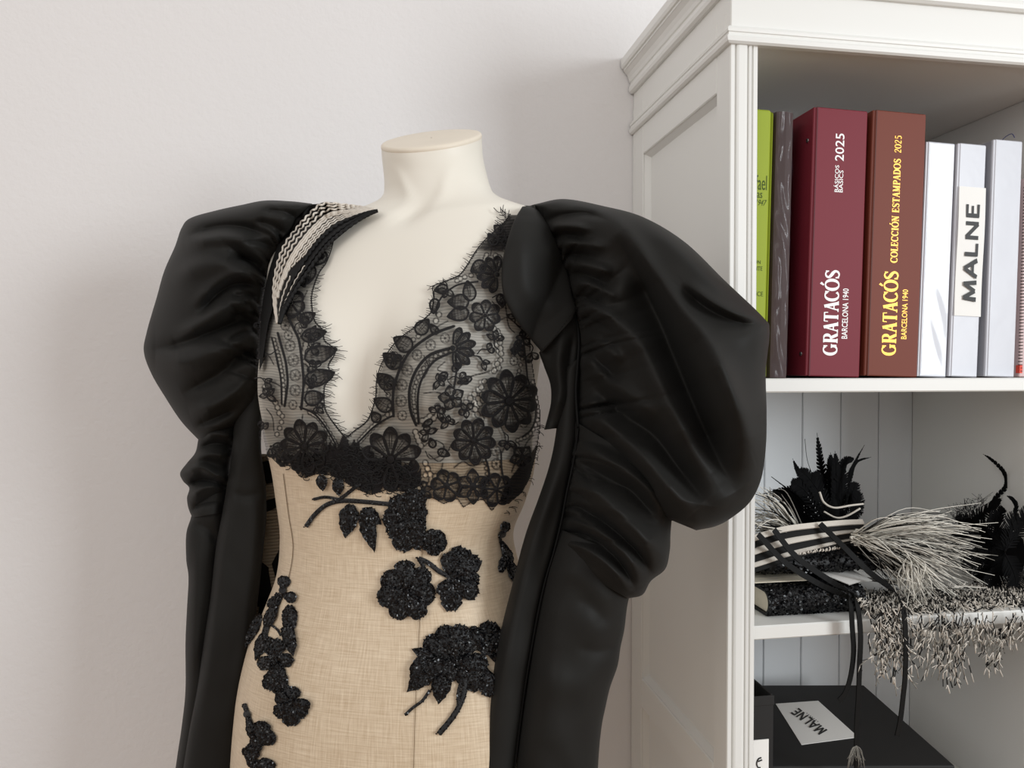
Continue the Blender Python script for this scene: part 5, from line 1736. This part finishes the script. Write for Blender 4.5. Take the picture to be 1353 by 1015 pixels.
# black and cream striped trim draped over the clutch
tr = thing('striped_trim', (x_at(1060, .88), .88, zb_ + .034), 'black and cream striped braid folded over the sequinned clutch', 'trim')
for k, (dy, wd, nm, m_) in enumerate(((0, .0034, 'cream_stripe', 'thread_white'), (9, .0040, 'black_stripe', 'thread_black'), (19, .0036, 'cream_stripe', 'thread_white'), (29, .0042, 'black_stripe', 'thread_black'),
                                      (38, .0028, 'cream_stripe', 'thread_white'), (44, .0036, 'black_stripe', 'thread_black'))):
    pl = [(986, 716 + dy * .9, .865), (1010, 707 + dy * .95, .866), (1040, 699 + dy * .9, .87), (1080, 694 + dy * .75, .878), (1115, 691 + dy * .6, .886), (1142, 690 + dy * .5, .895)]
    b_ = MB()
    flat_band(b_, path3(pl, .88), wd, (0, -.8, .6), .0013, 40)
    b_.build(nm, M[m_], tr)
for (pl, w) in (([(1084, 650, .93), (1090, 664, .925), (1104, 671, .92), (1125, 668, .92), (1142, 666, .925)], .0014), ([(1090, 676, .92), (1106, 684, .915), (1120, 682, .915), (1138, 672, .92)], .0013)):
    b_ = MB(); b_.tube(catmull(path3(pl, .92), 30), w, 6)
    b_.build('cream_cord', M['thread_white'], tr)
b_ = MB()
for k in range(26):
    p = W_(1055 + k * 2.2, 733 - k * .30 + random.uniform(-1, 1), .862)
    b_.tube([p, p + np.array([random.uniform(-.002, .002), -.001, random.uniform(.002, .004)])], .0009, 5)
b_.build('frayed_edge', M['thread_white'], tr, kind='stuff')


# ---------------- feathers
def vane_feather(parent, pl, width, m, barbs=26, droop=.0, name='feather', curl=0.0, flat=(0, -1, 0)):
    """shaft with two vanes made of barbs set close together"""
    p = catmull(path3(pl, .95), 28)
    b_ = MB()
    L = np.linalg.norm(np.diff(p, axis=0), axis=1).sum()
    b_.tube(p, np.linspace(.0009, .0003, 28), 5)
    t = np.gradient(p, axis=0); t /= np.linalg.norm(t, axis=1)[:, None]
    nn = np.asarray(flat, float)
    s = np.cross(t, nn); s /= np.linalg.norm(s, axis=1)[:, None] + 1e-9
    prof = lambda u: width * np.sin(PI * np.clip(u, 0, 1) ** .75) ** .6
    for sd in (-1, 1):
        for k in range(barbs):
            u = .10 + .89 * k / barbs
            i = min(int(u * 27), 26)
            c_ = p[i]
            w = prof(np.array(u)) * random.uniform(.88, 1.08)
            d1 = s[i] * sd * .8 + t[i] * .55
            tip = c_ + d1 * w + nn * random.uniform(-.3, .3) * w * .4
            wid = L / barbs * 1.1
            b_.add([c_ - t[i] * wid * .5, c_ + t[i] * wid * .6, tip + t[i] * wid * .35, tip - t[i] * wid * .25], [(0, 1, 2, 3)], 0, False)
    return b_.build(name, m, parent)


fb = thing('feather_spray', (x_at(1085, .97), .97, zb_ + .02), 'black feather spray standing upright against the white back boards', 'feathers')
root_ = (1100, 700)
FE = [([root_, (1096, 660), (1086, 615), (1080, 572)], .0085), ([root_, (1100, 655), (1100, 625), (1098, 598)], .011), ([root_, (1106, 660), (1106, 625), (1104, 596)], .009), ([(1098, 700), (1088, 660), (1070, 632), (1054, 620)], .012),
      ([(1098, 700), (1080, 660), (1060, 632), (1048, 606)], .006), ([(1104, 695), (1110, 640), (1116, 612), (1130, 606)], .008), ([(1118, 690), (1123, 650), (1124, 626), (1131, 610), (1143, 588)], .003), ([(1116, 690), (1124, 640), (1132, 612), (1152, 604)], .0025),
      ([(1100, 700), (1070, 665), (1045, 650), (1018, 656)], .011), ([(1098, 700), (1062, 672), (1040, 660), (1020, 646)], .010), ([(1106, 690), (1120, 665), (1128, 650), (1132, 636)], .013), ([(1110, 700), (1128, 680), (1134, 665), (1136, 648)], .012),
      ([(1100, 705), (1078, 690), (1058, 680), (1044, 672)], .013), ([(1102, 700), (1092, 665), (1082, 640), (1076, 622)], .015), ([(1104, 700), (1112, 668), (1114, 640), (1112, 616)], .015), ([(1098, 702), (1070, 655), (1056, 642), (1046, 640)], .012),
      ([(1105, 702), (1122, 685), (1134, 676), (1140, 664)], .010), ([(1096, 702), (1066, 690), (1044, 672), (1026, 664)], .010)]
for k, (pl, w) in enumerate(FE):
    vane_feather(fb, [(x, y, .985 - .012 * (k % 4)) for x, y in pl], w * 1.2, M['feather_black'], 26)
b_ = MB()
for k in range(6):
    b_.tube(catmull(path3([(1098, 700, .965), (1060 - 4 * k, 660 - 3 * k, .96), (1020 + 5 * k, 630 + 4 * k, .955)], .96), 14), .0005, 4)
b_.tube(catmull(path3([(1080, 640, .97), (1068, 610, .97), (1064, 580, .97)], .97), 12), .0004, 4)
b_.build('wispy_barbs', M['feather_black'], fb, kind='stuff')
b_ = MB(); c_ = W_(1102, 700, .965)
a_ = np.linspace(0, 2 * PI, 18, endpoint=False)
b_.grid(np.array([[c_ + np.array([.016 * r * math.cos(q), .012 * r * math.sin(q), z]) for q in a_] for r, z in ((.3, .045), (.9, .03), (1.1, .005), (.9, -.018), (.2, -.03))]), close_v=True, flip=True)
b_.build('feather_mount', M['feather_black'], fb)

fk = thing('feather_boa', (x_at(1320, .93), .93, ZS + .06), 'black feather bunch with one tall curled plume at the shelf right end', 'feathers')
r2 = (1330, 730)
FE = [([(1330, 722), (1312, 680), (1316, 660), (1331, 642), (1328, 624), (1312, 608), (1300, 600)], .0050), ([(1320, 715), (1290, 690), (1310, 672), (1326, 658)], .008), ([r2, (1318, 700), (1322, 680), (1328, 670)], .009),
      ([r2, (1340, 690), (1345, 670), (1340, 660), (1332, 655)], .003), ([r2, (1348, 700), (1360, 680), (1372, 672)], .012), ([r2, (1310, 705), (1285, 690), (1262, 684)], .010), ([r2, (1300, 715), (1275, 712), (1258, 706)], .012),
      ([r2, (1312, 735), (1290, 745), (1272, 752)], .013), ([r2, (1325, 750), (1318, 765), (1312, 778)], .014), ([r2, (1340, 750), (1345, 765), (1344, 775)], .014), ([r2, (1352, 735), (1370, 745), (1385, 752)], .014),
      ([r2, (1352, 715), (1372, 710), (1390, 700)], .014), ([(1325, 735), (1305, 730), (1285, 728), (1268, 735)], .014), ([r2, (1326, 715), (1318, 690), (1308, 682)], .012), ([r2, (1338, 700), (1342, 690), (1350, 682)], .012), ([r2, (1310, 745), (1300, 760), (1296, 772)], .012),
      ([(1335, 735), (1350, 755), (1364, 770)], .013), ([(1322, 725), (1300, 720), (1280, 700), (1268, 695)], .008)]
for k, (pl, w) in enumerate(FE):
    vane_feather(fk, [(x, y, .93 - .016 * (k % 5)) for x, y in pl], w * (1.55 if k else 1.0), M['feather_black'], 26)
b_ = MB(); c_ = W_(1330, 728, .915)
b_.grid(np.array([[c_ + np.array([.028 * r * math.cos(q), .02 * r * math.sin(q), z]) for q in a_] for r, z in ((.2, .03), (.9, .018), (1.1, -.004), (.9, -.025), (.2, -.034))]), close_v=True, flip=True)
b_.build('feather_mount', M['feather_black'], fk)
b_ = MB()
for _ in range(90):
    u = random.random()
    bx_, by_ = 1262 + 40 * u, 690 - 20 * u + random.uniform(-6, 6)
    b_.tube(catmull(path3([(bx_, by_, .9), (bx_ - random.uniform(-8, 8), by_ - random.uniform(3, 9), .9), (bx_ - random.uniform(-14, 14), by_ - random.uniform(8, 18), .9)], .9), 6), .00028, 3)
b_.build('wispy_barbs', M['feather_black'], fk, kind='stuff')


def plume(name, label, base, tips, n, Y, m, r, width=.6, sag=.3, extra=None):
    th_ = thing(name, W_(base[0], base[1], Y), label, 'feathers')
    b_ = MB()
    for k in range(n):
        tip = tips[random.randrange(len(tips))]
        tx, ty = tip[0] + random.gauss(0, tip[2]), tip[1] + random.gauss(0, tip[3])
        bx_, by_ = base[0] + random.gauss(0, 4), base[1] + random.gauss(0, 4)
        mx_, my_ = bx_ * .45 + tx * .55 + random.gauss(0, 7), by_ * .45 + ty * .55 - sag * math.hypot(tx - bx_, ty - by_) + random.gauss(0, 7)
        yy = Y + random.gauss(0, .012)
        b_.tube(catmull(path3([(bx_, by_, Y), (mx_, my_, yy - .008), (tx, ty, yy - random.uniform(0, .02))], Y), 12), np.linspace(r, r * .45, 12), 4, random.randrange(len(m)))
    b_.build('barbs', m, th_, kind='stuff')
    b_ = MB()
    q = catmull(path3([(base[0] - 8, base[1] + 2, Y), (base[0], base[1], Y), (base[0] + (tips[0][0] - base[0]) * .5, base[1] + (tips[0][1] - base[1]) * .4, Y)], Y), 12)
    b_.tube(q, np.linspace(.0022, .0008, 12), 6)
    b_.build('shaft', m[0], th_)
    return th_


wf, gf, tb_ = M['feather_white'], M['feather_grey'], M['feather_black']
plume('ostrich_plume', 'cream ostrich plume fanned across the middle shelf', (1134, 710), [(1262, 745, 22, 26), (1240, 698, 26, 10), (1290, 712, 16, 16), (1240, 780, 22, 16), (1225, 690, 24, 7), (1275, 755, 20, 20), (1205, 745, 12, 14)], 330, .862, [wf, wf, wf, wf, gf, gf, tb_], .00072, sag=.05)
plume('ostrich_plume', 'small cream plume tip drooping below the larger ostrich plume', (1206, 735), [(1196, 778, 9, 6), (1215, 785, 12, 8), (1225, 770, 12, 8)], 70, .850, [wf, gf, wf], .0009, sag=.05)
plume('ostrich_plume', 'grey and white plume at the left end of the middle shelf', (1062, 708), [(998, 660, 8, 8), (994, 690, 8, 8), (1012, 652, 8, 6), (1000, 704, 8, 6)], 90, .90, [wf, gf, tb_, wf, gf], .0009, sag=.08)
plume('ostrich_plume', 'dark plume lying under the cream ostrich plume', (1138, 725), [(1235, 735, 20, 8), (1215, 750, 20, 8), (1190, 760, 16, 6)], 110, .872, [tb_, tb_, gf], .0009, sag=.10)

# ---------------- speckled eyelash fringe hanging over the shelf edge
fg = thing('speckled_fringe', (x_at(1250, .85), .85, ZS), 'black and white speckled feather fringe spilling over the shelf edge', 'trim')
mats3 = [M['thread_white'], M['thread_black'], M['feather_grey']]


def bit(mb, p, d, ln, r, mi):
    d = d / (np.linalg.norm(d) + 1e-9)
    mb.tube([p - d * ln / 2, p + d * ln / 2], r, 4, mi, cap=True)


b_ = MB()
for _ in range(3400):                  # the heaped part on the shelf
    px = random.uniform(1135, 1400)
    top = np.interp(px, [1135, 1160, 1200, 1260, 1320, 1353, 1400], [782, 780, 790, 775, 770, 762, 760])
    bot = np.interp(px, [1135, 1160, 1200, 1260, 1320, 1353, 1400], [790, 825, 815, 810, 850, 838, 835])
    u = random.random() ** .9
    py = top + (bot - top) * u
    Y = .90 - .075 * u + random.uniform(-.012, .012)
    p = W_(px, py, max(Y, .803))
    p[2] = max(p[2], ZS + .003) if Y > .812 else p[2]
    bit(b_, p, np.array([random.gauss(.1, .6), random.gauss(-.3, .5), random.gauss(-.5, .6)]), random.uniform(.006, .015), random.uniform(.00045, .0009), random.choice([0, 0, 0, 1, 1, 1, 2]))
b_.build('fringe_heap', mats3, fg, kind='stuff')
b_ = MB()


def strand(px, py, length, dx=0.0, Y=.806, r=.00078):
    x, y, k = px, py, random.randrange(2)
    a = dx
    core_ = [W_(x, y, Y + .001)]
    while length > 0:
        ln = random.uniform(7, 13)
        a = .75 * a + random.gauss(dx * .3, .26)
        nx, ny = x + ln * math.sin(a), y + ln * math.cos(a)
        b_.tube([W_(x, y, Y), W_(nx, ny, Y)], r * random.uniform(.7, 1.15), 4, (0, 1, 0, 2)[k % 4])
        if random.random() < .65:        # side wisps
            s_ = a + random.choice((-1, 1)) * random.uniform(.3, .9)
            l2 = random.uniform(4, 9)
            b_.tube([W_(x, y, Y - .001), W_(x + l2 * math.sin(s_), y + l2 * math.cos(s_), Y - random.uniform(0, .006))], r * .55, 4, random.choice([0, 1, 0, 2]))
        x, y, length, k = nx, ny, length - ln, k + 1
        core_.append(W_(x, y, Y + .001))
    b_.tube(core_, r * .4, 3, 1)


for _ in range(90): strand(random.gauss(1176, 13), random.uniform(792, 850), random.uniform(15, 62), .16, .803 + random.uniform(-.008, .002))
for (px, py, ln, dx) in ((1188, 850, 66, .06), (1194, 850, 70, .03), (1200, 850, 60, .1), (1162, 835, 40, .02), (1176, 860, 20, -.7), (1166, 870, 36, -.3), (1250, 820, 90, .05), (1256, 830, 80, -.1), (1262, 830, 86, .18), (1270, 840, 76, .12), (1240, 830, 60, -.12), (1232, 825, 50, -.1),
                         (1228, 840, 40, .0), (1218, 820, 50, -.3), (1246, 860, 60, -.02), (1254, 850, 64, .02), (1276, 840, 50, -.1), (1284, 830, 60, -.25), (1246, 820, 56, .08), (1236, 850, 48, -.1), (1266, 820, 70, .08),
                         (1310, 830, 40, -.2), (1318, 838, 55, .04), (1324, 838, 50, -.05), (1330, 836, 52, -.1), (1320, 850, 44, .06), (1336, 830, 40, .1), (1344, 826, 40, -.3), (1352, 822, 36, -.25), (1302, 828, 36, -.1), (1292, 824, 40, .1), (1362, 820, 40, 0), (1374, 820, 44, .1)):
    for q in range(3):
        strand(px + random.uniform(-5, 5), py - 8, ln * random.uniform(.7, 1.05), dx, .803 + random.uniform(-.01, .001))
for _ in range(52): strand(random.uniform(1220, 1375), random.uniform(808, 828), random.uniform(14, 42), random.gauss(0, .2), .803 + random.uniform(-.01, .001))
b_.build('fringe_strands', mats3, fg, kind='stuff')
b_ = MB()
for k in range(22):                    # straight pale header threads at the back
    b_.tube(path3([(1090 + k * 3, 757 + k * .5 + random.uniform(-2, 2), .885), (1180 + k * 6, 772 + k * .3 + random.uniform(-3, 3), .875)], .88), .0006, 4, random.choice([0, 1, 2]))
b_.build('header_threads', mats3, fg, kind='stuff')

# ---------------- black ribbons hanging over the edge
RB_ = [('black satin ribbon hanging furthest left, curling at its end', [(1003, 706, .856), (1040, 744, .852), (1085, 772, .846), (1118, 787, .825), (1126, 796, .800), (1129, 830, .796), (1131, 862, .796), (1127, 895, .796), (1120, 916, .794), (1112, 926, .792)], .0030),
       ('black satin ribbon hanging long past the lower box label', [(1024, 700, .858), (1054, 736, .854), (1100, 768, .845), (1126, 784, .822), (1135, 798, .7985), (1140, 838, .794), (1139, 880, .794), (1138, 920, .794), (1136, 960, .794), (1136.5, 1015, .794), (1136, 1040, .794)], .0031),
       ('black satin ribbon with a loose end below the speckled fringe', [(1085, 692, .872), (1118, 724, .855), (1150, 755, .842), (1180, 778, .822), (1195, 798, .799), (1200, 840, .793), (1200, 890, .793), (1197, 925, .793), (1194, 952, .793), (1190, 972, .792)], .0032)]
for lab, pl, w in RB_:
    rt = thing('ribbon', W_(pl[4][0], pl[4][1], pl[4][2]), lab, 'ribbon')
    b_ = MB(); flat_band(b_, path3(pl, .85), w * 1.15, (.25, -1, .05), .0006, 60)
    b_.build('ribbon_strip', M['satin_matte'], rt)
b_ = MB()
for k in range(30):
    a = random.uniform(-.9, .9)
    b_.tube(catmull(path3([(1136, 985, .793), (1136 + 8 * math.sin(a) + random.uniform(-3, 3), 994 + random.uniform(-4, 6), .79), (1136 + 16 * math.sin(a), 1008 + random.uniform(-8, 10), .79)], .79), 7), .00025, 3)
tag(b_.build('yarn_tuft', M['feather_grey'], None), 'wispy white thread tuft caught on the longest hanging ribbon', 'thread', kind='stuff')
b_ = MB()
for k in range(3):
    b_.tube(catmull(path3([(1195, 940, .792), (1191 + k * 2, 965, .792), (1188 + k * 4, 985 - k * 3, .792)], .79), 8), .0004, 3)

# ------------------------------------------------------------------ lower shelf
pA, pB, pC, pD = on_plane_z(1020, 907, CH - .477), on_plane_z(1141, 905, CH - .477), on_plane_z(1262, 1012, CH - .477), None
ex = (pB - pA); ex[2] = 0; ex /= np.linalg.norm(ex)
dv_ = pC - pB; dv_[2] = 0
ey = dv_ - ex * (dv_ @ ex) * .0
L1, L2 = .245, np.linalg.norm(dv_)
ey = dv_ / L2
ex = np.array([-ey[1], ey[0], 0]) * -1
if ex @ (pA - pB) < 0: ex = -ex
# ex: from the back right corner towards the left, ey: towards the front
zt = CH - .477
bx = thing('storage_box', tuple(pB[:2] + ex[:2] * .13 + ey[:2] * L2 / 2) + (SH3,), 'black lidded storage box with a white name card, lying on the lower shelf', 'box')


def obox(name, a0, a1, b0, b1, z0, z1, m, bev=.0008, parent=None):
    mm = MB(); mm.box(0, 1, 0, 1, 0, 1, 0)
    v = mm.v[0]
    V = pB * [1, 1, 0] + np.outer(a0 + (a1 - a0) * v[:, 0], ex) + np.outer(b0 + (b1 - b0) * v[:, 1], ey) + np.outer(z0 + (z1 - z0) * v[:, 2], [0, 0, 1])
    b2 = MB(); b2.add(V, mm.f, 0, False)
    ob = b2.build(name, m, parent or bx)
    bm_ = ob.modifiers.new('bevel', 'BEVEL'); bm_.width = bev; bm_.segments = 2
    return ob


obox('tray', .003, .237, .003, L2 - .003, SH3 + .0005, zt - .018, M['box_black'])
obox('lid', 0, .24, 0, L2, zt - .022, zt, M['box_black'], .0018)
obox('lid_flap', 0, .24, L2 - .003, L2 + .0015, zt - .06, zt - .006, M['box_black'])
lab4 = [on_plane_z(x, y, zt + .0006) for x, y in ((1025, 930), (1081, 926), (1134, 974), (1059, 984))]
b_ = MB()
q = np.array(lab4)
b_.add(np.vstack([q, q - [0, 0, .0005]]), [(0, 1, 2, 3)[::-1], (0, 1, 5, 4), (1, 2, 6, 5), (2, 3, 7, 6), (3, 0, 4, 7)], 0, False)
lc = b_.build('name_card', M['paper'], bx)
o_ = on_plane_z(1093.5, 965, zt + .0008)
e1 = on_plane_z(1054, 935, zt + .0008) - o_
e2 = on_plane_z(1083, 972, zt + .0008) - o_
put_text('card_lettering', serif_mesh('MALNE', 1.4, .10, block_strokes), o_, e1, e2, M['black_ink'], bx, .0003)
o_ = on_plane_z(1081.5, 953.5, zt + .0008)
put_text('card_small_print', sans_mesh('MADRID' if False else '·······'), o_, (on_plane_z(1066, 942, zt + .0008) - o_), (on_plane_z(1081, 954.5, zt + .0008) - o_), M['black_ink'], bx, .0003)
# white paper sheet under / behind the box
b_ = MB()
q = [on_plane_z(x, y, zt - .03) for x, y in ((1155, 915), (1180, 918), (1290, 1015), (1255, 1020))]
Vq = np.array(q); b_.add(np.vstack([Vq, Vq - [0, 0, .001]]), [(0, 3, 2, 1), (4, 5, 6, 7), (0, 1, 5, 4), (1, 2, 6, 5), (2, 3, 7, 6), (3, 0, 4, 7)], 0, False)

# open black magazine holder at the left
mh = thing('file_box', (x_at(1000, .87), .90, SH3), 'open topped black file box with a white handwritten label, left on the lower shelf', 'box')
ya_, yb_ = .826, 1.02
xr = x_at(1025, ya_); xl = XI0 + .004
zt2 = z_at(1024, 918, ya_)
wv = .0025


def hbox(name, *a, m=M['box_black'], bev=.0006):
    b2 = MB(); b2.box(*a, bev)
    return b2.build(name, m, mh)


hbox('front_panel', xl, xr, ya_, ya_ + wv, SH3 + .0005, zt2 - .001)
hbox('side_panel', xr - wv, xr, ya_ + wv, yb_, SH3 + .0005, zt2)
hbox('side_panel', xl, xl + wv, ya_ + wv, yb_, SH3 + .0005, zt2)
hbox('back_panel', xl + wv, xr - wv, yb_ - wv, yb_, SH3 + .0005, zt2)
hbox('bottom_panel', xl + wv, xr - wv, ya_ + wv, yb_ - wv, SH3 + .0005, SH3 + .003)
hbox('rim_fold', xl, xr + .0008, ya_ - .0008, ya_ + .001, zt2 - .012, zt2 - .0005)
hbox('paper_stack', xl + .006, xr - .012, ya_ + .012, yb_ - .02, SH3 + .003, zt2 - .03, m=M['binder_edge'])
zl0 = z_at(1015, 976, ya_)
hbox('label', xl, x_at(1018, ya_), ya_ - .0016, ya_ - .0006, zl0 - .09, zl0, m=M['paper'], bev=0)
b_ = MB()
hand = [[(1009, 1001), (1005, 1003), (1003, 1009), (1005, 1014), (1008, 1014)], [(1005, 1006), (1010, 1004)], [(1004, 1018), (1008, 1022), (1009, 1030)]]
for pl in hand:
    b_.tube(catmull(path3([(x, y, ya_ - .0019) for x, y in pl], ya_), 16), .0009, 5)
b_.build('handwriting', M['black_ink'], mh)
